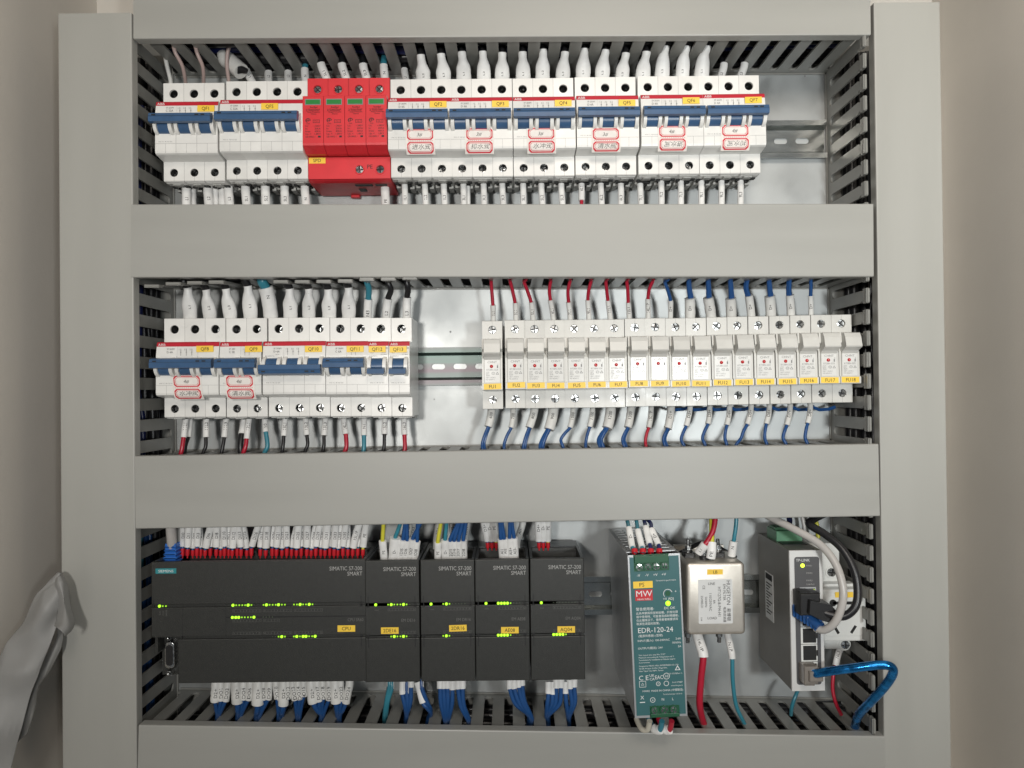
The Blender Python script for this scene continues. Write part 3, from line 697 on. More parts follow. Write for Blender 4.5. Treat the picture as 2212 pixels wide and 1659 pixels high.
T = [(C2, 315, 260, 335, 'L2', 2, 1), (C2, 475, 252, 497, 'L3', 2, 2), (C2, 640, 236, 656, 'L1', 3, 0), (C2, 806, 232, 815, 'L2', 3, 1), (C2, 960, 243, 960, 'L3', 3, 2), (C2, 1120, 237, 1126, 'L1', 4, 0), (C2, 1285, 216, 1280, 'L2', 4, 1), (C2, 1458, 236, 1440, 'L3', 4, 2), (C2, 1612, 210, 1600, 'L1', 5, 0), (C2, 1780, 220, 1752, 'L2', 5, 1), (C2, 1940, 245, 1910, 'L3', 5, 2), (C3, 92, 235, 62, 'L1', 6, 0), (C3, 245, 190, 214, 'L2', 6, 1), (C3, 412, 190, 374, 'L3', 6, 2), (C3, 575, 190, 526, 'L1', 7, 0)]
for C, xt, yt, xb, tx, q, k in T:
    wire(f'flared white boot marked {tx} above the {pos3[k]} pole of breaker QF{q}', 'black', [(C, xt+(xt-xb)*.8, yt-70, 52), (C, xt, yt-25, 48), (C, (xt+2*xb)/3, yt+70, 43), (C, xb, 410, 37), (C, xb, 470, 34)], 3.0, (1, 4), tx, 6.4, g, shape='boot', tpos=.60, cat='wire')
for xt, xb, tx, pz in ((705, 683, 'L2', 'middle'), (868, 838, 'L3', 'right')):
    wire(f'plain white sleeve marked {tx} at the {pz} pole of breaker QF7', 'black', [(C3, xt+90, 200, 48), (C3, xt, 305, 43), (C3, xb, 400, 38), (C3, xb-8, 460, 34)], 2.8, (1, 3), tx, 3.5, g, tpos=.5)
# --- top row, lower side
g = 'wires leaving the underside of the top row'
LB = [(C1, 472, 'L1', 'QF1', 'left', 3.9), (C1, 642, 'L2', 'QF1', 'middle', 3.9), (C1, 806, 'L3', 'QF1', 'right', 3.9), (C1, 941, 'SL1', 'QFS', 'left', 3.9), (C1, 1098, 'SL2', 'QFS', 'second', 3.9), (C1, 1250, 'SL3', 'QFS', 'third', 3.7), (C1, 1411, 'N', 'QFS', 'right', 3.7), (C1, 2046, 'PE', 'the red arrester', 'right', 3.9)]
for q, xs in ((1, (190, 350, 500)), (3, (655, 815, 963)), (5, (1128, 1272, 1430)), (6, (1590, 1743, 1902))):
    for k, x in enumerate(xs): LB.append((C2, x, f'{q}L{k+1}', 'QF'+str({1: 2, 3: 3, 5: 4, 6: 5}[q]), pos3[k], 2.75))
LB.append((C2, 2055, '7L1', 'QF6', 'left', 2.75))
for x, tx, q, k in ((210, '7L2', 'QF6', 1), (365, '7L3', 'QF6', 2), (527, '9L1', 'QF7', 0), (687, '9L2', 'QF7', 1), (838, '9L3', 'QF7', 2)): LB.append((C3, x, tx, q, pos3[k], 2.75))
for C, x, tx, q, pz, r in LB:
    yo = 1282 if C is C1 else 1270 if C is C2 else 1245; lean = random.uniform(-4, 12); yo = yo+18 if 'arrester' in q else yo
    where = f'below the {pz} pole of {q}' if 'QF' in q else 'below the right corner of the red arrester'
    wire(f'white sleeve marked {tx} hanging {where}', 'black' if tx != '6L1' else 'red', [(C, x-3, yo-15, 33), (C, x-1, yo+40, 34), (C, x+lean*.5, yo+120, 37), (C, x+lean, yo+200, 40), (C, x+lean, yo+250, 40)], r*.6, (0, 3) if tx != '6L1' else (0, 2), tx, r, g, tpos=.62 if tx!='6L1' else .45, tsize=3.9)
for C, x, q in ((C1, 505, 'L1'), (C1, 680, 'L2'), (C1, 765, 'L3'), (C2, 683, '3L1')):
    wire(f'second white sleeve half hidden behind the one marked {q}', 'black', [(C, x, 1270, 26), (C, x+2, 1340, 27), (C, x+3, 1430, 30), (C, x+3, 1480, 30)], 2.2, (0, 3), None, 4.6 if C is C1 else 2.6, g)
# --- middle row breakers, upper side
g = 'wires dropping to the middle row breakers'
T = [(440, 150, 457, 'L1', 'QF8', 'left'), (574, 165, 600, 'L2', 'QF8', 'middle'), (718, 158, 748, 'L3', 'QF8', 'right'), (876, 138, 896, 'L1', 'QF9', 'left'), (1180, 158, 1187, 'L1', 'QF10', 'left'), (1318, 158, 1320, 'L2', 'QF10', 'middle'), (1460, 162, 1468, 'L3', 'QF10', 'right'), (1607, 150, 1610, 'L1', 'QF11', 'left')]
for xt, yt, xb, tx, q, pz in T:
    wire(f'flared white boot marked {tx} above the {pz} pole of breaker {q}', 'black', [(C4, xt-6, yt-55, 52), (C4, xt, yt, 48), (C4, (2*xt+xb)/3, yt+75, 46), (C4, xb, 340, 40), (C4, xb, 420, 33)], 3.2, (1, 4), tx, 6.1, g, shape='boot2', tpos=.5, tsize=4.0)
wire('broad white sleeve marked N on a teal wire above the right pole of QF9', 'teal', [(C4, 985, 95, 52), (C4, 1005, 150, 48), (C4, 1030, 250, 44), (C4, 1045, 365, 38)], 4.2, (1, 3), 'N', 6.2, g, tpos=.35, tsize=4.0)
for xw, yw, xt, yt, xb, tx, q, col in ((1755, 120, 1752, 235, 1746, 'N3', 'the right pole of QF11', 'teal'), (1915, 130, 1895, 232, 1882, 'L2', 'breaker QF12', 'black'), (2040, 130, 2033, 222, 2030, 'L3', 'breaker QF13', 'black')):
    wire(f'white sleeve marked {tx} on a {col} wire above {q}', col, [(C4, xw, yw-20, 52), (C4, xw, yw+40, 49), (C4, xt, yt, 44), (C4, xb, 330, 40), (C4, xb, 410, 33)], 2.6, (2, 4), tx, 3.6, g, tpos=.5, tsize=4.2)
g = 'wires leaving the underside of the middle row breakers'
for x0, x1, y1, x2, y2, tx, q, col in ((430, 411, 1240, 400, 1318, '11L1', 'left pole of QF8', 'red'), (577, 573, 1240, 571, 1305, '11L2', 'middle pole of QF8', 'black'), (722, 706, 1240, 694, 1315, '11L3', 'right pole of QF8', 'black'), (888, 868, 1250, 861, 1305, '12L1', 'left pole of QF9', 'red'), (1001, 1008, 1202, 1020, 1300, 'N0', 'right pole of QF9', 'teal'), (1150, 1138, 1230, 1133, 1300, '13L1', 'left pole of QF10', 'black'), (1295, 1306, 1225, 1311, 1292, '13L2', 'middle pole of QF10', 'black'), (1442, 1430, 1227, 1430, 1292, '13L3', 'right pole of QF10', 'black'), (1573, 1588, 1217, 1593, 1300, '14L1', 'left pole of QF11', 'red'), (1722, 1720, 1226, 1720, 1310, 'N1', 'right pole of QF11', 'teal'), (1872, 1869, 1218, 1867, 1292, '15L2', 'pole of QF12', 'black'), (2012, 2014, 1222, 2018, 1310, '16L3', 'pole of QF13', 'red')):
    wire(f'white sleeve marked {tx} on a {col} wire below the {q}', col, [(C4, x0, 1040, 30), (C4, x0, 1085, 33), (C4, (x0+x1)/2-1, 1165, 37), (C4, x1, y1, 40), (C4, x2, y2, 42), (C4, x2-5, y2+60, 42)], 1.55 if col == 'black' else 1.9, (0, 3), tx, 2.6, g, tpos=.68, tsize=4.0)
wire('second sleeve on a black wire half hidden behind sleeve 11L1', 'black', [(C4, 455, 1050, 24), (C4, 450, 1130, 28), (C4, 438, 1238, 32), (C4, 425, 1320, 36)], 2.4, (0, 2), None, 3.4, g)
wire('second sleeve on a black wire left of sleeve 12L1', 'black', [(C4, 862, 1050, 26), (C4, 850, 1130, 30), (C4, 834, 1215, 36), (C4, 818, 1320, 40)], 2.5, (0, 2), None, 3.2, g)
# --- fuses, upper side
g = 'wires dropping to the fuse holders'
FT = [(C5, 707, 315, 695, 165, 690, 100, '1L1', 'red', 0), (C5, 888, 295, 862, 175, 845, 110, '3L1', 'red', 0), (C5, 1019, 290, 982, 180, 960, 120, '5L1', 'red', 0), (C5, 1176, 272, 1168, 190, 1180, 110, '6L1', 'red', 0), (C5, 1325, 290, 1320, 200, 1338, 110, '7L1', 'red', 0), (C5, 1482, 272, 1490, 190, 1510, 110, '9L1', 'red', 0), (C5, 1646, 276, 1636, 190, 1630, 110, '11L1', 'red', 0), (C5, 1812, 292, 1808, 190, 1800, 110, '12L1', 'red', 0), (C5, 1973, 262, 1985, 180, 2015, 110, '14L1P', 'red', 0),
      (C6, 291, 276, 268, 190, 245, 120, 'D+', 'blue', 0), (C6, 448, 256, 438, 180, 436, 90, 'D+', 'blue', 2), (C6, 598, 252, 596, 180, 596, 90, 'D+', 'blue', 2), (C6, 781, 258, 778, 180, 775, 90, 'D+', 'blue', 2), (C6, 930, 236, 912, 170, 925, 95, 'D+', 'blue', 1), (C6, 1100, 240, 1095, 180, 1092, 90, 'D+', 'blue', 2), (C6, 1265, 232, 1262, 170, 1268, 95, 'D+', 'blue', 1), (C6, 1435, 236, 1437, 170, 1438, 90, 'D+', 'blue', 0)]
BX = [710, 896, 1036, 1203, 1340, 1492, 1668, 1822, 1975, 290, 450, 622, 787, 952, 1112, 1276, 1438]
for q, (C, xt, yt, xw, yw, xe, ye, tx, col, ex) in enumerate(FT):
    xb = BX[q]; yb = 440 if C is C5 else 405; big = ex > 0
    wire(f'{"broad" if big else "narrow"} white sleeve marked {tx} on {col} wire above fuse holder FU{q+1}', col, [(C, xe, ye-25, 52), (C, xe, ye, 48), (C, xw, yw, 44), (C, xt, yt, 40), (C, (xt+xb)/2+1, (yt+yb)/2, 37), (C, xb, yb+15, 34), (C, xb, yb+60, 32)], 1.55 if not big else 1.75, (3, 6), tx, 2.3 if not big else 4.6 if ex == 2 else 3.6, g, tpos=.36 if len(tx) < 4 else .30, tsize=3.7, smat=sleeveg_m, extra=[(3.4, -.5, 0)] if ex == 2 else [(-2.0, -1, 0)] if ex == 1 else ())
g = 'wires leaving the underside of the fuse holders'
FB = [(C5, 695, 668, 1308, 620, 1450, '600', 'blue', 1), (C5, 872, 855, 1316, 800, 1445, '700', 'blue', 0), (C5, 1045, 1003, 1315, 955, 1470, '800', 'blue', 1), (C5, 1200, 1166, 1330, 1115, 1460, '900', 'blue', 2), (C5, 1362, 1335, 1315, 1262, 1415, '1000', 'blue', 0), (C5, 1520, 1497, 1310, 1465, 1440, '1100', 'blue', 0), (C5, 1668, 1640, 1320, 1590, 1420, '1200', 'blue', 2), (C5, 1832, 1808, 1315, 1765, 1415, '1300', 'blue', 1), (C5, 1998, 1978, 1316, 1952, 1425, '15L1P', 'red', 0),
      (C6, 295, 268, 1322, 232, 1415, 'D1+', 'blue', 1), (C6, 450, 418, 1302, 378, 1412, 'D2+', 'blue', 0), (C6, 610, 596, 1286, 552, 1402, 'D3+', 'blue', 0), (C6, 772, 751, 1295, 735, 1402, 'D4+', 'blue', 0), (C6, 948, 916, 1290, 865, 1402, 'D5+', 'blue', 0), (C6, 1097, 1073, 1286, 1060, 1400, 'D6+', 'blue', 0), (C6, 1267, 1240, 1296, 1210, 1400, 'D7+', 'blue', 0), (C6, 1432, 1410, 1281, 1390, 1398, 'D8+', 'blue', 0)]
for q, (C, x0, x1, y1, x2, y2, tx, col, ex) in enumerate(FB):
    y0 = 1165 if C is C5 else 1148
    wire(f'sleeve marked {tx} on {col} wire below fuse holder FU{q+1}', col, [(C, x0, y0-45, 30), (C, x0, y0+10, 34), (C, (x0+x1)/2+5, (y0+y1)/2, 38), (C, x1, y1, 41), (C, (x1+x2)/2-3, (y1+y2)/2-5, 43), (C, x2, y2, 44), (C, x2-8, y2+60, 46)], 1.4 if ex < 2 else 1.6, (0, 3), tx, 2.4 if ex == 0 else 3.5 if ex == 1 else 4.6, g, tpos=.62, tsize=3.9, smat=sleeveg_m, extra=[(-3.3, -.4, 0)] if ex == 2 else [(2.2, -1.2, 0)] if ex == 1 else ())
# blue jumpers between fuse holders behind their lower edge
for q in range(9, 17):
    C, x, y = fx[q]; a = P(C, x+20, 1150 if C is C6 else 1165, 22); 
    o = M().tube([(a[0], a[1], 22), (a[0]+6, a[1]-2.2, 20), (a[0]+14, a[1]-1.8, 20), (a[0]+20, a[1]+.5, 22)], 1.6, 6).build('jumper_wire', wires['blue'], None, True, (a[0], a[1], 22)); tag(o, f'blue jumper wire under the joint of fuse holders FU{q+1} and FU{q+2}' if q<17 else '', 'wire', 'blue jumpers under the fuse holders')

# ------------------------------------------------------------------ PLC
HP = 84.0
def leds(t, C, row_y, specs, X, Z, h=HP-1.1):
    for x, kind in specs:
        a, b = at(C, x, row_y, HP-1)
        b = Z+(13.4 if row_y > 700 and row_y < 745 else -12.5 if row_y > 900 else 3.8); m = {'L': led_m, 'm': led2_m, 'o': led3_m}[kind]; r = {'L': 1.05, 'm': .55, 'o': .42}[kind]
        if kind == 'L': shared(('led', kind), 'indicator_light', lambda: M().rbox(-r, r, -r, r, 0, .9, r*.8, .3, 3), m, t, (a-X, b-Z, h), True)
        else: shared(('led', kind), 'indicator_light', lambda: M().box(-r, r, -r, r, 0, .6), m, t, (a-X, b-Z, h))
def plc(label, cat, X, Ztop, Wd, model, mlx, cpu=False, yl=None, shade=True, grp=None):
    Z = Ztop-49.3
    t = thing('programmable_controller' if cpu else 'expansion_module', label, cat, X, Z, 0, 0, grp)
    x0 = 0
    m = M(); m.box(.2, Wd-.2, -48.5, 48.6, 8, 36); m.box(22 if cpu else .4, Wd-.4, -26, 26, 36, HP-2.2); m.box(.4, 22, -12.4, 26, 36, HP-2.2)
    m.box(.2, 2.4, -48.5 if not cpu else -26, 48, 36, HP-6); m.box(Wd-2.4, Wd-.2, -48.5, 48, 36, HP-6); m.box(3, Wd-3, 46.4, 48.6, 36, 39)
    if cpu: m.box(.4, 21.0, -48.5, -13.6, 36, 66)
    m.build('housing', plc_m, t)
    M().box(.2, 2.4, 48, 49.2, 30, HP-6).box(Wd-2.4, Wd-.2, 48, 49.2, 30, HP-6).box(.2, Wd-.2, 48.6, 49.3, 10, 34).build('top_rim', plcg_m, t)
    tb = M().box(4, Wd-4, 26, 40, 42, 68)
    for k in range(int((Wd-10)/4.6)): tb.box(5.2+4.6*k, 8.2+4.6*k, 40, 40.8, 55, 66)
    tb.build('terminal_block', term_m, t)
    tb = M().box(25 if cpu else 4, Wd-4, -40, -26, 42, 68).build('terminal_block', term_m, t)
    M().box(.15, Wd-.15, 14.6, 49.3, HP-4, HP, .7).build('upper_flap', plc_m, t)
    M().box(.15, Wd-.15, -11.4, 12.3, HP-4, HP, .5).build('centre_panel', plc_m, t)
    M().box(21.5 if cpu else .15, Wd-.15, -49.3, -13.6, HP-4, HP, .7).build('lower_flap', plc_m, t)
    c = M()
    for xx in (2.2, Wd-4.0) if not cpu else (Wd-4.0,):
        c.box(xx, xx+.7, 11.6, 20.5, HP-.6, HP+.12); c.box(xx, xx+.7, -21, -10.6, HP-.6, HP+.12); c.box(xx-.9, xx+1.6, 11.5, 12.3, HP-.5, HP+.14); c.box(xx-.9, xx+1.6, -11.5, -10.6, HP-.5, HP+.14)
    if cpu: c.box(1.5, 2.1, 11.5, 19, HP-.5, HP+.12); c.box(24.5, 25.0, -40+26, -10.5+.0, HP-.5, HP+.1); c.box(60.4, 60.7, -11.4, 12.3, HP-.3, HP+.06); c.box(25.2, 25.5, -11.4, 12.3, HP-.3, HP+.06); c.box(60.4, Wd-.2, 3.3, 4.3, HP-.3, HP+.05)
    c.build('latch_grooves', plcd_m, t)
    pr = M().text('SIMATIC S7-200', Wd-2.5, 42.5, HP+.12, 4.6, 0, 'RIGHT', .86).text('SMART', Wd-2.5, 38.2, HP+.12, 4.6, 0, 'RIGHT', .86).build('printed_name', sink_m, t)
    M().text(model, Wd-(1.8 if cpu else 3.4), .8, HP+.12, 3.6, 0, 'RIGHT', .85).build('printed_model', dink_m, t)
    d = M()
    def scale(xa, z, w, s):
        n_ = len(s)
        for a, b_, c_, e in ((xa, xa+w, z-1.1, z-1.0), (xa, xa+w, z+1.0, z+1.1), (xa, xa+.12, z-1.1, z+1.1), (xa+w, xa+w+.12, z-1.1, z+1.1)): d.box(a, b_, c_, e, HP-.2, HP+.1)
        for i, ch in enumerate(s): d.text(ch, xa+w*(i+.5)/n_, z, HP+.12, 1.9)
    if cpu:
        for k in range(3): scale(66+25*k, 9.0, 23, '01234567I'); 
        scale(66, 1.0, 23, '01234567I'); scale(91, 1.0, 13, '0123I')
        for k in range(3): scale(66+25*k, -9.2, 23, '01234567Q')
        for k, s in enumerate(('RUN', 'STOP', 'ERROR')): d.text(s, 7.2+2.6*k, 8.0, HP+.12, 1.6, 90)
    else:
        scale(18.5, 9.6, 22.5, '01234567X'); scale(18.5, -9.2, 22.5, '01234567X'); d.text('DIAG', 9.5, 9.3, HP+.12, 1.4)
    d.build('printed_scale', dink_m, t)
    if yl:
        s = M().box(yl[1], yl[1]+14.3, yl[2]-2.6, yl[2]+2.6, HP-.2, HP+.4).build('yellow_sticker', yellow_m, t)
        text(yl[0], yl[1]+7.15, yl[2]+.1, HP+.55, 4.1, ink_m, s, sx=.95); s.rotation_euler = (0, yl[3] if len(yl) > 3 else 0, 0)
    return t, X, Z
Xc, Zc = at(P1, 174, 403, HP); Xe, _ = at(P1, 1716, 395, HP)
t, X, Z = plc('wide black controller with yellow CPU sticker at the left of the bottom row', 'controller', Xc, Zc+1.0, 174.2, 'CPU SR60', 0, True, ('CPU', at(P1, 1529, 910, HP)[0]-Xc, -6.3))
s = M().box(3.8, 20.6, 40.0, 44.2, HP-.2, HP+.35).build('brand_badge', siem_m, t); text('SIEMENS', 12.2, 42.1, HP+.5, 3.0, wink_m, s, sx=1.12)
leds(t, P1, 737, [(237, 'L'), (261, 'm'), (284, 'm')]+[(770, 'L'), (794, 'm'), (816, 'm'), (838, 'm'), (859, 'm'), (880, 'L'), (904, 'm'), (927, 'o')]+[(992, 'm'), (1013, 'L'), (1036, 'm'), (1058, 'm'), (1080, 'm'), (1100, 'L'), (1125, 'm'), (1147, 'm')]+[(1213, 'm'), (1234, 'm'), (1257, 'L'), (1279, 'm'), (1300, 'm'), (1323, 'L'), (1347, 'm'), (1370, 'o')], X, Z)
leds(t, P1, 806, [(769, 'L'), (793, 'L'), (815, 'L'), (838, 'm'), (859, 'm'), (882, 'm'), (903, 'm'), (925, 'L'), (992, 'o'), (1014, 'o'), (1037, 'o'), (1059, 'o')], X, Z, HP-.2)
leds(t, P1, 966, [(1058, 'o'), (1080, 'o'), (1101, 'm'), (1124, 'L'), (1147, 'm'), (1212, 'm'), (1233, 'L'), (1256, 'm'), (1279, 'L'), (1300, 'L'), (1323, 'm'), (1345, 'm'), (1366, 'L')], X, Z)
# serial port
pr_ = M().rbox(4.8, 13.2, -41.5, -19.5, 66, 72, 3.2, .8).build('serial_port', screw_m, t, True)
M().rbox(6.1, 12.0, -39, -22, 71.5, 72.4, 2.6).build('port_insert', plcd_m, pr_)
pins = M()
for k in range(5): pins.cyl(8.2, -25-2.8*k, 72.2, 72.7, .45, 6)
for k in range(4): pins.cyl(10.4, -26.4-2.8*k, 72.2, 72.7, .45, 6)
pins.build('pin_sockets', dark_m, pr_)
for zz in (-15.8, -45.2): M().cyl(8.8, zz, 66, 73, 2.4, 6).dome(8.8, zz, 73, 1.9, 2.4, 10).build('hex_standoff', screw_m, t, True)
EM = []
GE = 'black expansion modules beside the controller'
for i, (px, model, yt, yx, yz, note) in enumerate(((66, 'EM DE16', '2DE16', 185, 890, 'first expansion module right of the controller'), (468, 'EM DR16', '2DR16', 678, 878, 'second expansion module'), (864, 'EM AE08', 'AE08', 1056, 887, 'third expansion module'), (1264, 'EM AQ04', 'AQ04', 1465, 882, 'last expansion module, at the right end'))):
    Xa, Za = at(P2, px, 390-(px-66)*.012, HP)
    a, b = at(P2, yx, yz, HP)
    t, X, Z = plc(f'black {note}, with yellow sticker {yt}', 'controller module', Xa, Za+.6, 44.3, model, 0, False, (yt, a-Xa, b-(Za+.6-49.3), -.02 if i == 1 else 0), grp=GE)
    EM.append((t, X, Z))
def rowspec(x0, s, d=22.3): return [(x0+d*i, c) for i, c in enumerate(s) if c != ' ']
leds(EM[0][0], P2, 728, [(147, 'L')]+rowspec(237, 'mLmmmLmo'), EM[0][1], EM[0][2]); leds(EM[0][0], P2, 961, rowspec(237, 'omLmmLmo'), EM[0][1], EM[0][2])
leds(EM[1][0], P2, 723, [(548, 'L')]+rowspec(637, 'mLmooooo'), EM[1][1], EM[1][2]); leds(EM[1][0], P2, 958, rowspec(637, 'mLmo    '), EM[1][1], EM[1][2])
leds(EM[2][0], P2, 718, [(947, 'L')]+rowspec(1036, 'LLLLmooo'), EM[2][1], EM[2][2]); leds(EM[2][0], P2, 955, rowspec(1036, 'LLLLmooo'), EM[2][1], EM[2][2])
leds(EM[3][0], P2, 716, [(1348, 'L')]+rowspec(1437, 'oooooooo'), EM[3][1], EM[3][2]); leds(EM[3][0], P2, 952, rowspec(1438, 'LLLLmooo'), EM[3][1], EM[3][2])

# ------------------------------------------------------------------ controller wires, upper side
g = 'sleeved wires plugged into the top of the controller'
CX = [405, 440, 478, 508, 535, 568, 605, 648, 680, 708, 738, 765, 800, 828, 870, 903, 968, 1007, 1055, 1085, 1125, 1160, 1195, 1230, 1265, 1305, 1337, 1370, 1407, 1437, 1472, 1503, 1530, 1567, 1603, 1638, 1675, 1712]
CTX = [1, 8, 20, 10, -12, 42, 38, 2, 22, -8, 8, 15, 8, -20, -30, 50, 14, 10, 18, 16, 10, -2, 42, 16, 2, 4, 38, 25, 14, 18, 26, 12, 22, 20, -6, 42, 22, 22]
NM = ['DI0', 'DI1', 'DI2', 'DI3', 'DI5', 'DI6', 'DI7', 'DI8', 'DI9', 'DI10', 'DI11', 'DI12', 'DI14', 'DI13', 'DI15', 'DI16', 'DI17', 'DI18', 'DI20', 'DI21', 'DI22', 'DI23', 'DI24', 'DI25', 'DI26', 'DI27', 'DI28', 'DI29', 'DI30', 'DI31', 'DI32', 'DI33', 'DI34', 'DI35', 'DI36', '15L1P', 'N1P', 'PE']
for k, (x, dx) in enumerate(zip(CX, CTX)):
    yb = 285+(k % 3)*6-4; hh = 56+(k % 2)*4
    wire(f'sleeve marked {NM[k]} with red ferrule in the row above the wide controller', 'blue' if k < 35 else 'red' if k == 35 else 'teal' if k == 36 else 'yellow', [(P1, x+dx*1.5, 60, hh+6), (P1, x+dx, 130, hh+3), (P1, x+dx*.5, 205, hh+1), (P1, x+dx*.08, yb-6, hh), (P1, x, yb+12, hh), (P1, x-1, 346, hh)], 1.25, (0, 3), NM[k], 2.75+.35*((k*7) % 3)/2, g, ferr=(4, 5), tpos=.66, tsize=3.7)
g = 'sleeved wires plugged into the expansion modules'
E = [('yellow', 203, 196, 238, 209, 'PE', 'first', 'first', 3.2), ('teal', 325, 288, 216, 275, 'D-', 'first', 'second', 4.6), ('blue', 360, 345, 230, 322, '1DI5', 'first', 'third', 3.5), ('blue', 372, 374, 236, 352, '1DI6', 'first', 'fourth', 3.0), ('blue', 470, 415, 226, 390, '1DI7', 'first', 'fifth', 3.3), ('blue', 452, 446, 242, 428, '1DI8', 'first', 'sixth', 3.0),
     ('yellow', 618, 597, 250, 596, 'PE', 'second', 'first', 2.9), ('teal', 660, 650, 231, 652, 'D-', 'second', 'second', 3.4), ('blue', 742, 686, 240, 692, '2DI5', 'second', 'third', 3.0), ('blue', 752, 716, 240, 712, '2DI6', 'second', 'fourth', 2.6), ('blue', 775, 748, 240, 742, '2DI7', 'second', 'fifth', 3.0), ('blue', 800, 782, 236, 785, '2DI8', 'second', 'sixth', 3.2),
     ('blue', 1048, 1055, 226, 1068, 'AI1', 'third', 'first front', 3.0), ('blue', 1062, 1078, 224, 1092, 'AI2', 'third', 'second front', 3.0), ('blue', 1120, 1118, 218, 1130, 'AI3+', 'third', 'third front', 3.2), ('blue', 1135, 1150, 216, 1160, 'AI3-', 'third', 'fourth front', 3.2)]
for col, x0, xs, ys, xb, tx, mod, nth, r in E:
    wire(f'{nth} sleeve, marked {tx}, on a {col} wire plugged into the {mod} expansion module', col, [(P2, x0, 60, 70), (P2, x0, 110, 70), (P2, xs+(x0-xs)*.25, (110+ys)/2+25, 69), (P2, xs, ys, 68), (P2, (xs+xb)/2, (ys+385)/2, 65), (P2, xb, 400, 62), (P2, xb, 440, 60)], 1.7, (3, 6), tx, r, g, tpos=.38, tsize=3.7)
for x0, xb, tx, mod in ((930, 957, 'D3+', 'third'), (965, 988, 'D-', 'third'), (1000, 1020, 'PE', 'third'), (1325, 1330, 'D4+', 'fourth'), (1358, 1361, 'D-', 'fourth'), (1397, 1395, 'PE', 'fourth')):
    wire(f'sleeve marked {tx} with red ferrule at the back of the {mod} expansion module', 'blue' if tx != 'PE' else 'yellow', [(P2, x0-8, 60, 44), (P2, x0, 110, 43), (P2, (x0+xb)/2, 170, 42), (P2, xb, 238, 40), (P2, xb+1, 250, 40), (P2, xb+2, 290, 40)], 1.4, (0, 3), tx, 2.9, g, ferr=(4, 5), tpos=.5, tsize=3.8)
for x0, xb, tx, mod in ((350, 335, '1DI1', 'first'), (385, 372, '1DI2', 'first'), (420, 408, '1DI3', 'first'), (600, 585, '2D1', 'second'), (700, 712, '2DI2', 'second'), (808, 790, '2DI4', 'second'), (1210, 1172, 'AI1-', 'third')):
    wire(f'pale sleeve marked {tx} in the back row of the {mod} expansion module', 'blue', [(P2, x0+8, 60, 36), (P2, x0+2, 120, 36), (P2, (x0+xb)/2, 185, 36), (P2, xb, 250, 36), (P2, xb, 300, 36)], 1.3, (0, 4), tx, 2.9, g, tpos=.42, tsize=3.7, smat=sleeveg_m)
wire('grey network cable above the left end of the controller', 'grey', [(P1, 312, 60, 70), (P1, 318, 150, 68), (P1, 324, 230, 65), (P1, 330, 300, 62)], 4.0, cat='cable', name='network_cable')
b = thing('cable_boot', 'ribbed bright blue boot of the network plug in the controller top', 'cable boot', *P(P1, 332, 330, 62))
for k in range(6):
    w = 4.7+k*.35; M().rbox(-w, w, 7.6-3.1*k-2.4, 7.6-3.1*k, -5, 5+.3*k, 1.5, .6, 3).build('boot_rib', boot_m, b, True)
M().box(-4.3, 4.3, -14, 9, -4, 4.4).build('boot_core', boot_m, b)

# ------------------------------------------------------------------ controller wires, lower side
g = 'sleeved wires leaving the underside of the controller'
CL = [(645, 640, 1400, 655, 'D2+', 3.9, 'A'), (680, 682, 1392, 665, 'DO1', 2.9, 'A'), (730, 715, 1394, 672, 'DO3', 3.2, 'A'), (795, 802, 1410, 808, 'D2+', 4.8, 'B'), (845, 845, 1385, 822, 'DO4', 2.9, 'B'), (892, 880, 1387, 830, 'DO6', 3.4, 'B'), (952, 948, 1422, 940, 'D2+', 5.0, 'C'), (988, 990, 1388, 958, 'DO8', 2.6, 'C'), (1032, 1025, 1384, 968, 'DO9', 3.0, 'C'), (1080, 1090, 1380, 1100, 'DO10', 2.6, 'D'), (1105, 1112, 1390, 1110, 'DO11', 2.6, 'D'), (1135, 1135, 1428, 1118, 'D2+', 4.4, 'D'), (1168, 1168, 1378, 1130, 'DO12', 2.8, 'D'), (1200, 1220, 1388, 1232, 'DO13', 3.0, 'E'), (1240, 1252, 1384, 1243, 'DO14', 2.8, 'E'), (1278, 1285, 1360, 1255, 'DO15', 2.8, 'E'), (1335, 1352, 1412, 1412, 'D2+', 4.3, 'F'), (1378, 1392, 1400, 1408, 'DO17', 3.3, 'F'), (1418, 1425, 1378, 1410, 'DO18', 2.8, 'F'), (1462, 1465, 1388, 1425, 'DO19', 3.0, 'F'), (1510, 1518, 1410, 1530, 'D2+', 4.4, 'G'), (1552, 1556, 1396, 1540, 'DO22', 2.6, 'G'), (1615, 1588, 1412, 1548, 'DO24', 3.4, 'G')]
seen = {}
names = dict(A='first', B='second', C='third', D='fourth', E='fifth', F='sixth', G='last')
for k, (x0, x1, y1, x2, tx, r, grp) in enumerate(CL):
    seen[grp] = seen.get(grp, 0)+1
    wire(f'sleeve marked {tx} on a blue wire, {["","leftmost","second","third","fourth"][seen[grp]]} in the {names[grp]} bunch below the controller', 'blue', [(P1, x0, 1215, 60), (P1, x0, 1285, 62), (P1, (x0+x1)/2, 1340, 63), (P1, x1, y1, 63), (P1, (x1+x2)/2, y1+55, 60), (P1, x2, 1500, 56), (P1, x2-12, 1570, 48)], 1.7 if r < 4 else 2.3, (0, 3), tx, r, g, tpos=.72, tsize=4.0, smat=sleeveg_m)
g = 'wires leaving the underside of the expansion modules'
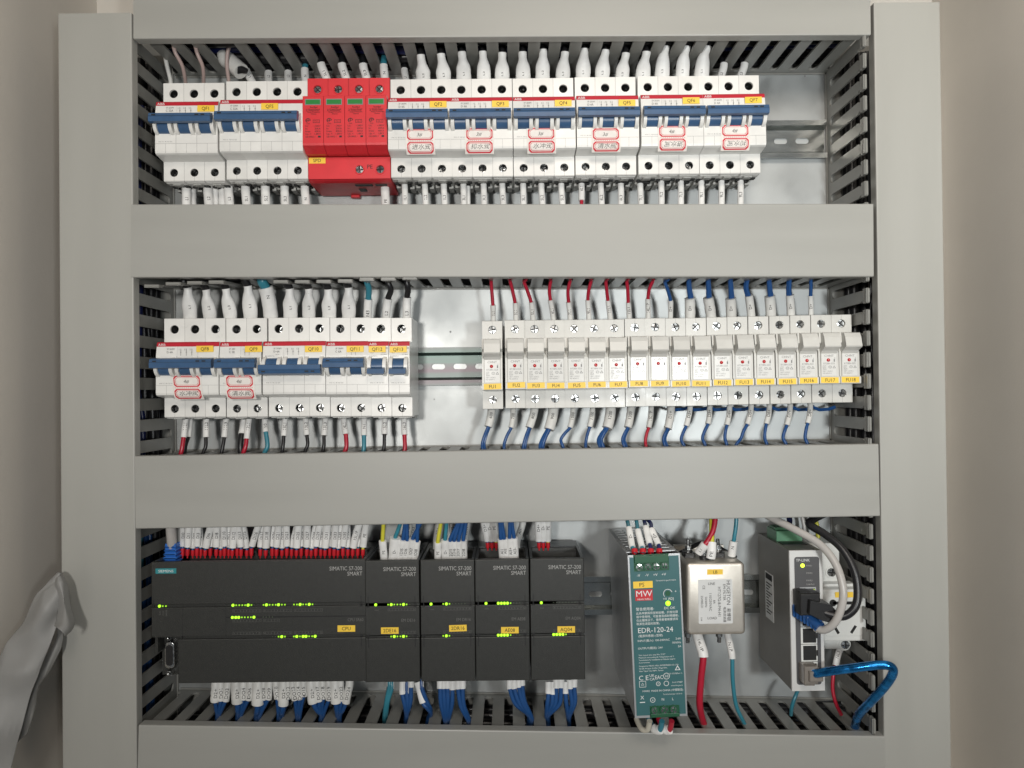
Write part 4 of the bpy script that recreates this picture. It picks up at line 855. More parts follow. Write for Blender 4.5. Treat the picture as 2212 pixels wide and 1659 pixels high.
EL = [(245, 1295, 225, 1400, 212, 1500, 'teal', 'first', 2.0), (262, 1310, 235, 1400, 222, 1490, 'teal', 'first', 2.0), (340, 1350, 358, 1430, 368, 1500, 'blue', 'first', 2.6), (372, 1345, 378, 1420, 372, 1505, 'blue', 'first', 2.0), (402, 1300, 398, 1410, 372, 1500, 'blue', 'first', 2.6), (490, 1412, 515, 1445, 545, 1490, 'blue', 'first', 3.0), (480, 1300, 510, 1390, 545, 1470, 'blue', 'first', 2.0),
      (615, 1308, 620, 1420, 648, 1540, 'blue', 'second', 3.0), (640, 1308, 645, 1420, 655, 1545, 'blue', 'second', 3.0), (668, 1308, 670, 1420, 662, 1540, 'blue', 'second', 2.8), (703, 1318, 700, 1420, 676, 1530, 'blue', 'second', 2.8), (745, 1312, 765, 1440, 818, 1545, 'blue', 'second', 2.8), (777, 1310, 785, 1430, 824, 1540, 'blue', 'second', 2.8),
      (1120, 1310, 1160, 1420, 1255, 1500, 'blue', 'third', 2.8), (1152, 1310, 1190, 1420, 1262, 1515, 'blue', 'third', 2.8), (1185, 1300, 1215, 1420, 1270, 1525, 'blue', 'third', 2.8), (1210, 1288, 1225, 1400, 1280, 1530, 'blue', 'third', 2.6),
      (1400, 1345, 1392, 1420, 1385, 1500, 'blue', 'last', 2.8), (1430, 1350, 1425, 1420, 1395, 1500, 'blue', 'last', 2.6), (1456, 1305, 1450, 1420, 1400, 1495, 'blue', 'last', 3.0), (1490, 1303, 1480, 1420, 1400, 1505, 'blue', 'last', 3.0), (1524, 1345, 1530, 1420, 1540, 1500, 'blue', 'last', 2.6), (1556, 1310, 1570, 1420, 1545, 1505, 'blue', 'last', 2.9), (1586, 1298, 1592, 1410, 1552, 1510, 'blue', 'last', 2.9)]
cnt = {}
ordn = ['', 'first', 'second', 'third', 'fourth', 'fifth', 'sixth', 'seventh', 'eighth']
for x0, y0, x1, y1, x2, y2, col, mod, r in EL:
    cnt[mod] = cnt.get(mod, 0)+1; slant = 40 if y0 > 1400 else 0
    wire(f'{ordn[cnt[mod]]} from left of the {col} wires in the cluster below the {mod} expansion module', col, [(P2, x0-slant, min(y0-60, 1260), 60), (P2, x0, y0, 62), (P2, x1, y1, 62), (P2, x2, y2, 56), (P2, x2, y2+60, 44)], 1.9, (0, 1), None, r, g)

# ------------------------------------------------------------------ power supply
HS = 118.0
X, Z = at(P3, 315, 345, HS); X2, Z2 = at(P3, 370, 1540, HS); Lz = 125.0
ang = 90-math.degrees(math.atan2(Z-Z2, X-X2))
t = thing('power_supply', 'tall teal fronted metal power supply with green DC OK light', 'power supply', X, Z, 0, 0)
t.rotation_euler = (0, math.radians(ang), 0)
Wp = at(P3, 695, 350, HS)[0]-X
# local: x 0..Wp, z 0..-Lz
m = M(); m.box(0, .8, -Lz, 0, 6, HS); m.box(Wp-.8, Wp, -Lz, 0, 6, HS); m.box(.8, Wp-.8, -Lz, -Lz+.8, 6, HS-6); m.box(.8, Wp-.8, -Lz+.8, -.8, 6, 7)
for k in range(9):           # perforated top
    for j in range(3):
        x0 = .8+j*(Wp-1.6)/3; x1 = .8+(j+1)*(Wp-1.6)/3; y0 = 12+k*10; y1 = y0+10
        m.hole(x0, x1, y0, y1, 0, (x0+x1)/2, (y0+y1)/2, 2.6, .8, L=2.6, n=12, mapf=lambda a, b, h: (a, h, b))
m.box(.8, Wp-.8, -.8, 0, 6, 12); m.box(.8, Wp-.8, -.8, 0, 102, HS-12)
m.build('metal_case', alu_m, t)
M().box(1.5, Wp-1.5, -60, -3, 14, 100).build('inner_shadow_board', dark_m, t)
m = M(); m.box(0, Wp, -Lz, 0, HS-1, HS-.2); m.build('front_frame', alu_m, t)
fp = M().profh([(1.4, -1.6), (4.4, -1.6), (4.4, -12.6), (31.6, -12.6), (31.6, -1.6), (Wp-1.2, -1.6), (Wp-1.2, -Lz+2), (34.4, -Lz+2), (34.4, -Lz+9), (11.6, -Lz+9), (11.6, -Lz+2), (1.4, -Lz+2)], HS-.2, HS+.3).build('front_plate', psu_m, t)
M().box(4.4, 31.6, -12.6, .1, HS-.8, HS+.1).box(11.6, 34.4, -Lz-.1, -Lz+9, HS-.8, HS+.1).build('terminal_recess', tgreen_m, t)
tb = M().box(5, 31, -6, -.6, HS, HS+2.0, .3).box(12, 34, -Lz+1.0, -Lz+3.5, HS, HS+2.0, .3).build('terminal_block', tgreen_m, t)
for k in range(4):
    M().cyl(8.4+6.5*k, -9.0, HS, HS+1.5, 3.3, 16).build('terminal_collar', tgreen_m, t); screw(t, 8.4+6.5*k, -9.0, HS+1.9, 2.6)
for k in range(3):
    M().cyl(15.4+7.3*k, -Lz+6.0, HS, HS+1.5, 3.4, 16).build('terminal_collar', tgreen_m, t); screw(t, 15.4+7.3*k, -Lz+6.0, HS+1.9, 2.7)
w = M(); h = HS+.42
for k, s_ in enumerate(('-V', '-V', '+V', '+V')): w.text(s_, 7.6+6.5*k, -15.6, h, 2.9)
w.text('Terminal torque 5.3 Lb-In', 36.4, -20.2, h, 1.5, 0, 'RIGHT'); w.text('+', 35.6, -29, h, 3)
w.text('+V ADJ', 29.8, -34.4, h, 2.7); w.text('DC OK', 30.4, -41.5, h, 2.7)
c = [(math.cos(a), math.sin(a)) for a in [math.radians(20+200*i/12) for i in range(13)]]
w.ring_loft([[(29.6+3.6*a, -30.6+3.6*b, h) for a, b in c], [(29.6+3.2*a, -30.6+3.2*b, h) for a, b in c]], cap=False, closed=False)
w.text('警告使用者:', 4.4, -41.6, h, 2.7, 0, 'LEFT')
for k, s_ in enumerate(('此為甲類資訊技術設備，於居住環', '境中使用時，可能會造成射頻擾動，', '在此種情況下，使用者會被要求採', '取某些適當的對策。')): w.text(s_, 4.4, -44.8-2.7*k, h, 2.15, 0, 'LEFT')
w.text('EDR-120-24', 5.0, -57.8, h, 5.6, 0, 'LEFT', .98)
w.text('(電源供應器) (型號)', 5.4, -62.2, h, 2.2, 0, 'LEFT'); w.text('INPUT(輸入): 100-240VAC', 4.6, -65.8, h, 2.2, 0, 'LEFT'); w.text('2.6A', 38, -65.2, h, 2.2, 0, 'RIGHT'); w.text('50/60Hz', 38, -68.2, h, 2.0, 0, 'RIGHT')
w.text('OUTPUT(輸出): 24V', 4.6, -71.6, h, 2.2, 0, 'LEFT'); w.text('5A', 38, -71.2, h, 2.2, 0, 'RIGHT')
for k, s_ in enumerate(('*Use copper wire only, Min. 75°C*', 'Maximum surrounding Air Temperature: 60°C', 'Terminations for installation in Pollution degree', '2 environment', 'Designed by MEAN WELL ENTERPRISES CO.,LTD', 'No.28, Wuquan 3rd Rd., Wugu Dist.,', 'New Taipei City 24891, Taiwan')): w.text(s_, 4.8, -76.8-(1.9*k if k < 4 else 1.9*k+.8), h, 1.45, 0, 'LEFT')
w.text('C E', 8.0, -94.2, h, 5.2); w.text('UK', 14.4, -92.6, h, 2.9); w.text('CA', 14.4, -95.4, h, 2.9); w.text('EAC', 19.8, -94.2, h, 4.2, 0, 'CENTER', .8)
c = [(math.cos(a), math.sin(a)) for a in [2*math.pi*i/20 for i in range(20)]]
for cx, cz, r_ in ((25.6, -93.6, 2.5), (19, -99.2, 1.7), (25.2, -99.2, 2.0), (14.2, -111.4, 2.0)):
    w.ring_loft([[(cx+r_*a, cz+r_*b, h) for a, b in c], [(cx+(r_-.4)*a, cz+(r_-.4)*b, h) for a, b in c]], cap=False)
w.text('10', 25.6, -93.6, h, 2.8); w.text('UL', 19, -99.2, h, 1.6); w.text('R-41179887', 37.8, -98.6, h, 1.6, 0, 'RIGHT'); w.text('www.bis.gov.in', 37.8, -101.0, h, 1.5, 0, 'RIGHT'); w.text('IS 13252(Part 1)', 37.8, -91.8, h, 1.5, 0, 'RIGHT')
tr = [(34.4, -85.6), (32.2, -89.4), (36.6, -89.4)]; ti = [(34.4, -86.7), (33.1, -88.9), (35.7, -88.9)]; w.ring_loft([[(a, b, h) for a, b in tr], [(a, b, h) for a, b in ti]], cap=False)
for a, b_, c_, d_ in ((4.4, 9.6, -101.4, -101.1), (4.4, 9.6, -96.9, -96.6), (4.4, 4.7, -101.4, -96.6), (9.3, 9.6, -101.4, -96.6)): w.box(a, b_, c_, d_, h-.2, h)
w.text('△', 7, -99, h, 2.6); w.text('MW02  MADE IN CHINA (中國製造)', 6.6, -104.4, h, 2.0, 0, 'LEFT'); w.text('Terminal torque 5.3 Lb-In', 37, -107.4, h, 1.4, 0, 'RIGHT')
w.text('X', 6.2, -109.2, h, 4); w.box(4.2, 8.2, -113.2, -112.6, h-.2, h); w.text('N', 22, -111.2, h, 2.8); w.text('L', 29.6, -111.2, h, 2.8); w.text('⏚', 14.2, -111.4, h, 2.2)
w.build('printed_text', wink_m, t)
st = M().box(3.2, 18.2, -25.4, -20.2, HS+.2, HS+.7).build('yellow_sticker', yellow_m, t); text('PS', 9.8, -22.7, HS+.85, 4.3, ink_m, st)
lg = M().box(4.4, 17.8, -35, -26.6, HS+.2, HS+.5).build('brand_badge', logo_m, t); text('MW', 11.1, -29.6, HS+.6, 6.4, wink_m, lg, sx=1.1); text('MEAN WELL', 11.1, -33.9, HS+.65, 1.9, wink_m, lg, sx=1.0)
M().cyl(29.6, -30.4, HS-.2, HS+.6, 2.1, 14).build('adjuster', tgreen_m, t); M().dome(29.4, -38.0, HS+.2, 2.1, 1.5).build('indicator_light', led_m, t, True)
g = 'wires at the top of the power supply'
for xt, yt, xb, yb, col, tx, nth, fxx in ((325, 148, 350, 285, 'teal', 'D-', 'leftmost', 366), (390, 165, 420, 285, 'teal', None, 'second', 426), (448, 140, 476, 262, 'navy', None, 'third', 484), (490, 156, 540, 268, 'navy', 'D+', 'rightmost', 546)):
    wire(f'{nth} white sleeve with red ferrule plugged into the power supply top', col, [(P3, xt-18 if nth != 'rightmost' else xt-55, 60, 70), (P3, xt-8, 110, 80), (P3, xt, yt, 92), (P3, (xt+xb)/2, (yt+yb)/2, 99), (P3, xb, yb, 105), (P3, fxx, 303, 108), (P3, fxx, 328, 110)], 1.6, (2, 4), tx, 2.6, g, ferr=(5, 6), tpos=.5, fr_=2.5)
for x, col, nth in ((440, 'cream', 'leftmost, cream'), (530, 'teal', 'middle, teal'), (600, 'red', 'rightmost, red')):
    wire(f'{nth} wire curling out below the power supply', col, [(P3, x-60, 1530, 85), (P3, x-25, 1600, 95), (P3, x+20, 1608, 100), (P3, x+35, 1545, 104)], 2.2, (1, 2) if x > 500 else None, None, 3.6, 'wires below the power supply')

# ------------------------------------------------------------------ EMI filter
HE = 74.0
X, Z = at(P3, 748, 925, HE); X1, Z1 = at(P3, 1166, 393, HE); Wf, Hf = X1-X, Z1-Z
t = thing('mains_filter', 'brushed metal mains filter can with white label and yellow LB sticker', 'filter', X, Z)
M().rbox(0, Wf, 0, Hf, 20, HE, 3.6, 2.6).build('can', nickel_m, t, True)
M().box(2, Wf-2, -3, Hf+3, 14, 20).build('mounting_plate', nickel_m, t)
lb = M().rbox(9.6, 38.0, 9.5, 46.0, HE, HE+.25, 1, 0, 2).build('label_plate', label_m, t)
w = M(); h = HE+.4
w.text('HUGETON', 34.6, 35, h, 4.4, -90, 'CENTER', .95); w.text('易博顿', 34.6, 17, h, 3.6, -90); w.text('EMI FILTER', 31.2, 35.4, h, 2.9, -90); w.text('电源滤波器', 31.2, 17, h, 2.6, -90)
w.text('HT127G-8-M4-H1', 27.0, 27.5, h, 3.5, -90, 'CENTER', .95); w.text('8A', 22.8, 27.5, h, 2.6, -90); w.text('110/250VAC', 19.6, 27.5, h, 2.9, -90); w.text('50/60Hz', 16.0, 27.5, h, 2.6, -90); w.text('25/085/21', 12.6, 27.5, h, 2.6, -90)
w.text('CE', 14.2, 39.6, h, 2.8, -90); w.text('2248', 12.0, 13.5, h, 1.6, -90); w.text('LINE', 20.6, 42.6, h, 2.9); w.text('LOAD', 20.8, 14.2, h, 2.9)
w.build('printed_text', ink_m, lb)
st = M().box(17.2, 30.2, 50.0, 54.4, HE-.1, HE+.3).build('yellow_sticker', yellow_m, t); text('LB', 23.8, 52.2, HE+.45, 3.6, ink_m, st)
for xx, top in ((7.5, True), (18, True), (33, True), (6, False), (33, False), (19, False)):
    s_ = 1 if top else -1; z0 = Hf if top else 0; hh = 50 if xx != 18 else 62
    zs = sorted((z0-1*s_, z0+4*s_)); m = M().box(xx-4.4, xx+4.4, zs[0], zs[1], hh-6, hh+6, .8) if (top and xx != 18) else M().cylz(xx, hh, zs[0], zs[1], 4, 12)
    b_ = m.build('stud_base', rub_m if top else screw_m, t)
    q = M()
    if not (not top and xx == 19):
        for a, b2, r_ in ((4, 6, 3.4), (6, 9, 2.9), (9, 14, 1.7), (14, 15, 1.4)):
            if top or a < 14: zz = sorted((z0+a*s_, z0+b2*s_)); q.cylz(xx, hh, zz[0], zz[1], r_, 6 if r_ == 2.9 else 12)
        q.build('stud', screw_m, t, False)
g = 'thick wires on the mains filter'
wire('thick red wire curving down to the upper left filter stud', 'red', [(P3, 950, 40, 60), (P3, 947, 110, 62), (P3, 925, 190, 64), (P3, 880, 262, 66), (P3, 830, 325, 62)], 2.3, (3, 4), 'L1', 3.8, g, tsize=3.4)
wire('yellow and green wire with sleeve marked PE above the filter', 'yellow', [(P3, 925, 60, 56), (P3, 926, 160, 62), (P3, 926, 250, 66), (P3, 926, 312, 68), (P3, 918, 365, 68)], 2.2, (2, 4), 'PE', 3.9, g, tpos=.7, tsize=4.4)
wire('teal wire with sleeve running down to the upper right filter stud', 'teal', [(P3, 1106, 50, 60), (P3, 1100, 140, 61), (P3, 1085, 240, 61), (P3, 1070, 345, 58)], 1.7, (2, 3), 'N', 3.5, g, tpos=.4)
wire('thick red wire with sleeve marked 14L1P hanging below the filter', 'red', [(P3, 815, 905, 54), (P3, 846, 1000, 62), (P3, 865, 1080, 65), (P3, 850, 1220, 66), (P3, 838, 1400, 66), (P3, 850, 1500, 62), (P3, 880, 1600, 54)], 2.8, (0, 2), '14L1P', 4.3, g, tpos=.5, tdir=-1)
wire('teal wire with sleeve marked N1P hanging below the filter', 'teal', [(P3, 1038, 905, 54), (P3, 1062, 1010, 62), (P3, 1075, 1092, 64), (P3, 1078, 1240, 65), (P3, 1100, 1420, 62), (P3, 1150, 1540, 58), (P3, 1195, 1620, 50)], 1.7, (0, 2), 'N1P', 2.9, g, tpos=.5, tdir=-1)
wire('black wire passing behind the upper left corner of the filter', 'black', [(P3, 640, 350, 30), (P3, 730, 312, 34), (P3, 850, 255, 30), (P3, 960, 280, 28), (P3, 1100, 360, 26)], 2.0, group=g)

# ------------------------------------------------------------------ network switch
HW = 84.0
X, Z = at(P4, 385, 312, HW); Ws = at(P4, 620, 312, HW)[0]-X; Z2 = at(P4, 400, 1330, HW)[1]; Hs = Z-Z2
t = thing('network_switch', 'narrow grey network switch with silver front and four stacked ports', 'network switch', X, Z, 0, .35)
M().box(0, Ws, -Hs, 0, 6, HW-2).build('case', swgrey_m, t)
fr = M().box(-.3, Ws+.3, -Hs-.2, .2, HW-2, HW, .5).build('front_panel', swsil_m, t)
pan = M().rbox(3.6, Ws-2.6, -Hs+5.2, -5.0, HW-.3, HW+.35, 2.2).build('port_strip', swpan_m, t, True)
text('TP-LINK', 4.8, -7.6, HW+.5, 3.2, wink_m, pan, align='LEFT', sx=.98)
w = M()
for zz, s_ in ((-12.2, 'PWR1'), (-18.2, 'PWR2'), (-24.2, 'PWR3'), (-27.2, 'Link/Act')): w.text(s_, 13.0, zz, HW+.5, 1.9, 0, 'LEFT')
w.build('printed_text', sink_m, pan)
M().dome(10.2, -12.0, HW+.3, 1.7, 1.0).build('indicator_light', ledy_m, pan, True)
def zz_(y): return at(P4, 500, y, HW)[1]-Z
ports = [(575, 720), (725, 860), (865, 985), (990, 1112), (1118, 1245)]
for k, (ya, yb_) in enumerate(ports):
    a, b_ = zz_(ya), zz_(yb_)
    po = M(); px0, px1 = 7.4, 20.6
    for q in ((px0, px1, b_, b_+.9), (px0, px1, a-.9, a), (px0, px0+1.6, b_+.9, a-.9), (px1-.8, px1, b_+.9, a-.9)): po.box(*q, HW-1, HW+1.0)
    p = po.build('port', socket_m if k > 1 else alu_m, pan)
    M().box(px0+1.6, px1-.8, b_+.9, a-.9, HW+.3, HW+.55).box(px1-.8, px1+.4, b_+4.5, a-4.5, HW+.9, HW+1.1).build('port_opening', dark_m, p)
M().dome(18.6, zz_(598), HW+.9, 1.1, .7).build('indicator_light', ledy_m, pan, True)
M().box(3, Ws-1, 0, 9, 22, 46, .6).box(4, Ws-3, 9, 11, 26, 40).build('power_connector', tgreen2_m, t)
M().box(3, Ws-3, .0, .5, 50, 62).build('connector_slot', plcd_m, t)
# side label on the left face
M().box(-.3, 0, -71, -30, 24, 44).build('side_label', label_m, t)
sl_ = M().box(-.45, -.3, -36, -31, 26, 42)
for k in range(11): sl_.box(-.45, -.3, -40-2.6*k, -39-2.6*k, 27, 41-(k % 3)*4)
sl_.build('label_print', ink_m, t)
# plugs and cables
pl = thing('cable_plug', 'black moulded plug in the uppermost port of the switch', 'plug', *P(P4, 545, 680, 92)); 
m = M().box(-12, 4, -9, 8.5, -9, 8, 1.2); o = m.build('plug_body', rub_m, pl)
M().profh([(-6, 4.5), (10, 1.0), (18, -8), (14, -15), (2, -11), (-7, -6)], -4, 13).build('strain_relief', rub_m, pl)
M().box(-11.0, -2.5, 8.0, 9.2, -6, 5).build('latch', rub_m, pl)
wire('thick black cable looping from the switch up to the duct', 'black', [(P4, 590, 740, 100), (P4, 680, 772, 104), (P4, 780, 785, 108), (P4, 860, 720, 110), (P4, 880, 600, 108), (P4, 850, 440, 104), (P4, 760, 290, 96), (P4, 640, 190, 86), (P4, 530, 120, 76), (P4, 560, 82, 66), (P4, 640, 40, 58)], 3.2, cat='cable', name='network_cable', group='cables plugged into the switch')
wire('grey network cable looping from the blue boot up behind the duct cover', 'grey', [(P4, 570, 868, 96), (P4, 640, 884, 102), (P4, 720, 820, 108), (P4, 770, 680, 110), (P4, 765, 540, 108), (P4, 710, 390, 102), (P4, 600, 260, 92), (P4, 430, 160, 80), (P4, 270, 80, 66), (P4, 200, 40, 60)], 3.1, cat='cable', name='network_cable', group='cables plugged into the switch')
bb = thing('cable_boot', 'ribbed dark blue boot on the grey cable in the second switch port', 'cable boot', *P(P4, 520, 800, 90))
for k in range(7):
    f = k/6; cx = -4+9*f; cz = 5-9*f
    M().rbox(cx-7+2.6*f, cx+7-2.6*f, cz-5.5+2*f, cz+5.5-2*f, -5+2.2*k, -3.6+2.2*k, 2, .5, 3).build('boot_rib', boot_m if False else MATS['wire_blue'], bb, True)
M().tube([(-4, 5, -6), (5, -4, 10)], [5.5, 3.6], 10).build('boot_core', MATS['wire_blue'], bb, True)
cp = thing('cable_plug', 'clear plastic plug in the lowest port of the switch', 'plug', *P(P4, 520, 1190, 88)); M().box(-6, 5, -7, 7, -4, 8, 1).build('plug_body', clear_m, cp); M().box(-3, 8, -4, 4, -4, 11, 1).build('plug_neck', clear_m, cp); M().box(-5, 3, -9, -6, -4, 6, .6).build('latch', clear_m, cp)
wire('shiny blue foil screened cable looping out over the right duct cover', foil_m, [(P4, 560, 1205, 96), (P4, 680, 1185, 103), (P4, 860, 1160, 112), (P4, 1040, 1140, 118), (P4, 1120, 1152, 120), (P4, 1135, 1200, 118), (P4, 1080, 1290, 110), (P4, 980, 1400, 98), (P4, 895, 1490, 80), (P4, 865, 1560, 66), (P4, 855, 1640, 50)], 3.4, cat='cable', name='network_cable', group='cables plugged into the switch')
g = 'small wires around the switch'
wire('short teal wire below the network switch', 'teal', [(P4, 450, 1310, 45), (P4, 425, 1370, 48), (P4, 402, 1440, 48), (P4, 395, 1500, 42)], 1.6, group=g)
wire('blue and yellow wire bundle above the switch connector', 'navy', [(P4, 380, 40, 40), (P4, 385, 95, 38), (P4, 380, 150, 36)], 2.4, group=g)
wire('yellow earth wire dropping behind the black cable', 'yellow', [(P4, 560, 50, 20), (P4, 582, 120, 20), (P4, 592, 220, 22)], 1.9, group=g)
wire('thin dark wire rising behind the grey cable', 'grey', [(P4, 470, 40, 12), (P4, 490, 130, 14), (P4, 496, 230, 16)], 1.8, group=g)

# ------------------------------------------------------------------ power socket
HO = 60.0
X, Z = at(P4, 628, 970, HO); X1, Z1 = at(P4, 938, 588, HO); X -= 4.0; Wo, Ho = X1-X, Z1-Z
t = thing('power_socket', 'white wall style power socket on the rail at the far right', 'power socket', X, Z)
M().box(1, Wo-13, -13.5, Ho+35, 8, 40, 1).build('bracket', socket_m, t)
M().box(3, Wo-5, -2, Ho+2, 40, 50).build('socket_body', socket_m, t)
M().box(0, Wo, 0, Ho, 50, HO, 1.2).build('face_plate', socket_m, t)
M().rbox(6, Wo-3.5, 4.5, Ho-4.5, HO, HO+.5, 2, .4).build('raised_panel', socket_m, t)
ho = HO+.65; m = M()
def sp(x, y): a = at(P4, x, y, ho); return a[0]-X, a[1]-Z
for (xa, ya, xb, yb_) in ((708, 855, 742, 912), (866, 855, 832, 908)):
    a, b_ = sp(xa, ya), sp(xb, yb_); d = Vector((b_[0]-a[0], b_[1]-a[1])).normalized(); nx, nz = -d.y*1.15, d.x*1.15
    m.profh([(a[0]+nx, a[1]+nz), (b_[0]+nx, b_[1]+nz), (b_[0]-nx, b_[1]-nz), (a[0]-nx, a[1]-nz)], HO+.3, ho)
a = sp(700, 690); m.cyl(a[0], a[1], HO+.3, ho, 3.0, 16); a = sp(865, 690); m.cyl(a[0], a[1], HO+.3, ho, 3.0, 16); a, b_ = sp(700, 702), sp(865, 678); m.box(a[0], b_[0], a[1], b_[1], HO+.3, ho)
a, b_ = sp(780, 735), sp(790, 775); m.box(a[0]-1, a[0]+1, b_[1], a[1], HO+.3, ho)
m.build('socket_slots', dark_m, t)
a, b_ = sp(716, 650), sp(845, 610); M().box(a[0], b_[0], a[1], b_[1], HO+.4, HO+.9).build('yellow_sticker', yellow_m, t)
for x, y in ((690, 468), (787, 992)):
    a = at(P4, x, y, 41); M().cyl(a[0]-X, a[1]-Z, 39, 40.8, 5.2, 20).build('screw_collar', socket_m, t, True); screw(t, a[0]-X, a[1]-Z, 42.4, 3.6)
wire('sleeve marked 16L3 on a red wire below the power socket', 'red', [(P4, 755, 1020, 34), (P4, 738, 1060, 36), (P4, 718, 1145, 40), (P4, 702, 1215, 42), (P4, 698, 1320, 44), (P4, 722, 1420, 46), (P4, 760, 1500, 44)], 1.6, (0, 2), '16L3', 2.9, 'small wires around the switch', tpos=.6)

# ------------------------------------------------------------------ wires lying inside the ducts
def bundle(label, items):
    t = thing('wire_bundle', label, 'wire bundle')
    for col, pts, r in items: M().tube(catmull(pts, 4)[0], r, 10).build('strand', wires[col], t, True)
items = []
for k in range(14):
    x = -332+random.uniform(-8, 10); h = random.uniform(14, 55); col = random.choice(['blue', 'blue', 'blue', 'navy', 'teal'] if k > 2 else ['teal'])
    items.append((col, [(x+random.uniform(-6, 6), z, h+random.uniform(-6, 6)) for z in (-400, -300, -220, -150, -100)], 2.0))
bundle('blue and teal wires packed in the lower part of the left duct', items)
items = []
for k in range(14):
    x = -332+random.uniform(-8, 8); h = random.uniform(10, 40); col = random.choice(['black', 'black', 'black', 'red', 'navy', 'teal'])
    items.append((col, [(x+random.uniform(-6, 6), z, h+random.uniform(-6, 6)) for z in (-100, -20, 40, 120, 200, 260)], 2.4))
bundle('dark wires packed in the upper part of the left duct', items)
items = []
for k in range(9):
    x = 322+random.uniform(-8, 10); h = random.uniform(15, 50); col = random.choice(['black', 'black', 'black', 'black', 'red', 'teal', 'yellow'])
    items.append((col, [(x+6+random.uniform(-5, 5), z, h+random.uniform(-6, 6)) for z in (-380, -260, -140, 0, 60, 100)], 2.2))
bundle('mixed coloured wires in the right duct', items)
items = []
for k in range(10):
    z = 124+random.uniform(-14, 14); h = random.uniform(15, 55); col = random.choice(['black', 'teal', 'red', 'black', 'yellow', 'navy'])
    items.append((col, [(x, z+random.uniform(-4, 4), h+random.uniform(-5, 5)) for x in (-300, -150, 0, 150, 290)], 2.4))
bundle('wires lying in the duct below the top row', items)
items = []
for k in range(16):
    z = 306+(k % 4)*10+random.uniform(-2, 2); h = 8+(k//4)*13+random.uniform(-2, 2); col = random.choice(['black', 'black', 'black', 'navy'])
    items.append((col, [(x, z+random.uniform(-4, 4), h+random.uniform(-3, 3)) for x in (-305, -180, -50, 60, 180, 300)], 5.2))
bundle('black wires lying in the top duct', items)
def deep(label, along_x, c, lo, hi):  # added black strands that darken the duct interior behind the slots
    items = []
    for k in range(10):
        q = c-16+(k % 5)*8; h = 7+(k//5)*10
        us = [lo+(hi-lo)*i/5 for i in range(6)]
        items.append(('black', [((u, q+random.uniform(-1.5, 1.5)) if along_x else (q+random.uniform(-1.5, 1.5), u))+(h+random.uniform(-2, 2),) for u in us], 4.4))
    bundle(label, items)
deep('thick black wires at the back of the bottom duct', True, -308, -305, 300)
deep('thick black wires at the back of the duct below the middle row', True, -80, -305, 296)
deep('thick black wires at the back of the duct above the middle row', True, 124, -305, 296)
deep('thick black wires at the back of the left duct', False, -339, -400, 305)
deep('thick black wires at the back of the right duct', False, 330, -400, 305)
items = []
for k in range(8):
    z = -308+random.uniform(-14, 14); h = random.uniform(22, 50)
    items.append((random.choice(['blue', 'navy', 'blue']), [(x, z+random.uniform(-4, 4), h) for x in (-300, -100, 60, 150)], 2.0))
bundle('blue wires lying in the bottom duct', items)

# ------------------------------------------------------------------ peeled protective film at lower left
A = [(255, 820), (205, 875), (150, 932), (80, 1040), (0, 1170), (-80, 1310), (-200, 1560)]
Bp = [(262, 828), (280, 915), (262, 1000), (215, 1130), (150, 1280), (75, 1540), (-10, 1900)]
rows = []
for i, ((xa, ya), (xb, yb_)) in enumerate(zip(A, Bp)):
    row = []
    for j in range(9):
        f = j/8; px = xa+(xb-xa)*f; py = ya+(yb_-ya)*f
        h = 90+5*i+5*math.sin(f*math.pi)+2.2*math.sin(f*8+i*2.1)*(1.6 if i < 3 else .5)
        row.append(P(L2, px, py, h))
    rows.append(row)
fl = M(); vs = [p for r_ in rows for p in r_]
fs = [[i*9+j, i*9+j+1, (i+1)*9+j+1, (i+1)*9+j] for i in range(6) for j in range(8)]
fl.add(vs, fs)
fo = fl.build('peeled_film', film_m, None, True, vs[0]); tag(fo, 'strip of grey protective film peeled off and hanging at the lower left', 'plastic film')
A2 = [(262, 828), (268, 850), (280, 900), (290, 960), (300, 1020), (304, 1062), (270, 1085)]
B2 = [(245, 850), (250, 905), (262, 950), (268, 985), (262, 1010), (262, 1040), (250, 1060)]
vs = []
for i in range(7):
    for j in range(5): 
        f = j/4; vs.append(P(L2, A2[i][0]+(B2[i][0]-A2[i][0])*f, A2[i][1]+(B2[i][1]-A2[i][1])*f, 92+10*math.sin(f*3.1)+3*i))
c_ = M().add(vs, [[i*5+j, i*5+j+1, (i+1)*5+j+1, (i+1)*5+j] for i in range(6) for j in range(4)]).build('folded_tip', film_m, fo, True, vs[0])
c_.location = (Vector((vs[0][0], -vs[0][2], vs[0][1]))*mm)-fo.location
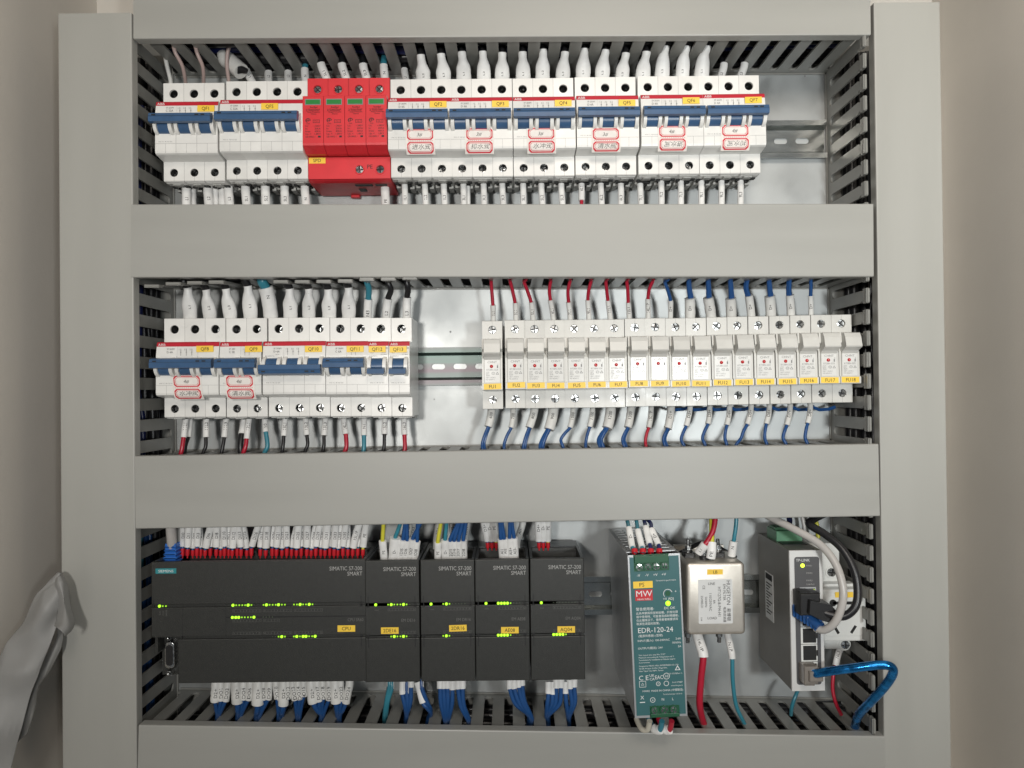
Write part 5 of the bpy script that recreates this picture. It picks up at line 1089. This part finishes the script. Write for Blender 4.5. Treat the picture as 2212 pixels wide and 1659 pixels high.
A3 = [(240, 1010), (265, 1060), (275, 1090), (245, 1180), (200, 1240), (160, 1290), (140, 1400), (120, 1500)]
B3 = [(238, 1020), (222, 1090), (205, 1150), (180, 1220), (160, 1275), (140, 1330), (105, 1430), (75, 1560)]
vs = []
for i in range(8):
    for j in range(4):
        f = j/3; vs.append(P(L2, A3[i][0]+(B3[i][0]-A3[i][0])*f, A3[i][1]+(B3[i][1]-A3[i][1])*f, 84+2*i+6*math.sin(f*3.1)))
c_ = M().add(vs, [[i*4+j, i*4+j+1, (i+1)*4+j+1, (i+1)*4+j] for i in range(7) for j in range(3)]).build('under_fold', film_m, fo, True, vs[0])
c_.location = (Vector((vs[0][0], -vs[0][2], vs[0][1]))*mm)-fo.location
crease = bpy.data.textures.new('crease', 'VORONOI'); crease.noise_scale = .035; crease.distance_metric = 'DISTANCE'
for o in (fo,)+tuple(fo.children):
    ss = o.modifiers.new('smooth', 'SUBSURF'); ss.levels = 3; ss.render_levels = 3
    dsp = o.modifiers.new('creases', 'DISPLACE'); dsp.texture = crease; dsp.strength = .010; dsp.mid_level = .4; dsp.texture_coords = 'GLOBAL'
    sm = o.modifiers.new('thickness', 'SOLIDIFY'); sm.thickness = .0004
for C_, x_, y_ in DRILL:
    a, b = at(C_, x_, y_, 0); M().cyl(a, b, -.5, .15, .9 if y_ < 1000 else .6, 10).build('rivet_mark', gink_m, cab)
bpy.data.objects.remove(_to)

for o in COL.objects:
    b_ = o.name.split('.')[0]
    if b_ in ('moulded_seam', 'latch_grooves', 'seam', 'moulded_mark', 'pin_sockets', 'terminal_face', 'strand_tips', 'front_frame', 'wire_entry', 'terminal_shroud', 'terminal_recess', 'housing', 'top_rim') and b_ in ('moulded_seam', 'latch_grooves', 'seam', 'moulded_mark', 'pin_sockets'): o['kind'] = 'stuff'
    if 'label' in o and not (4 <= len(o['label'].split()) <= 16): print('LONG', len(o['label'].split()), o['label'])
_l = [o['label'] for o in COL.objects if 'label' in o]
for q in sorted(set(x for x in _l if _l.count(x) > 1)): print('DUP', q)
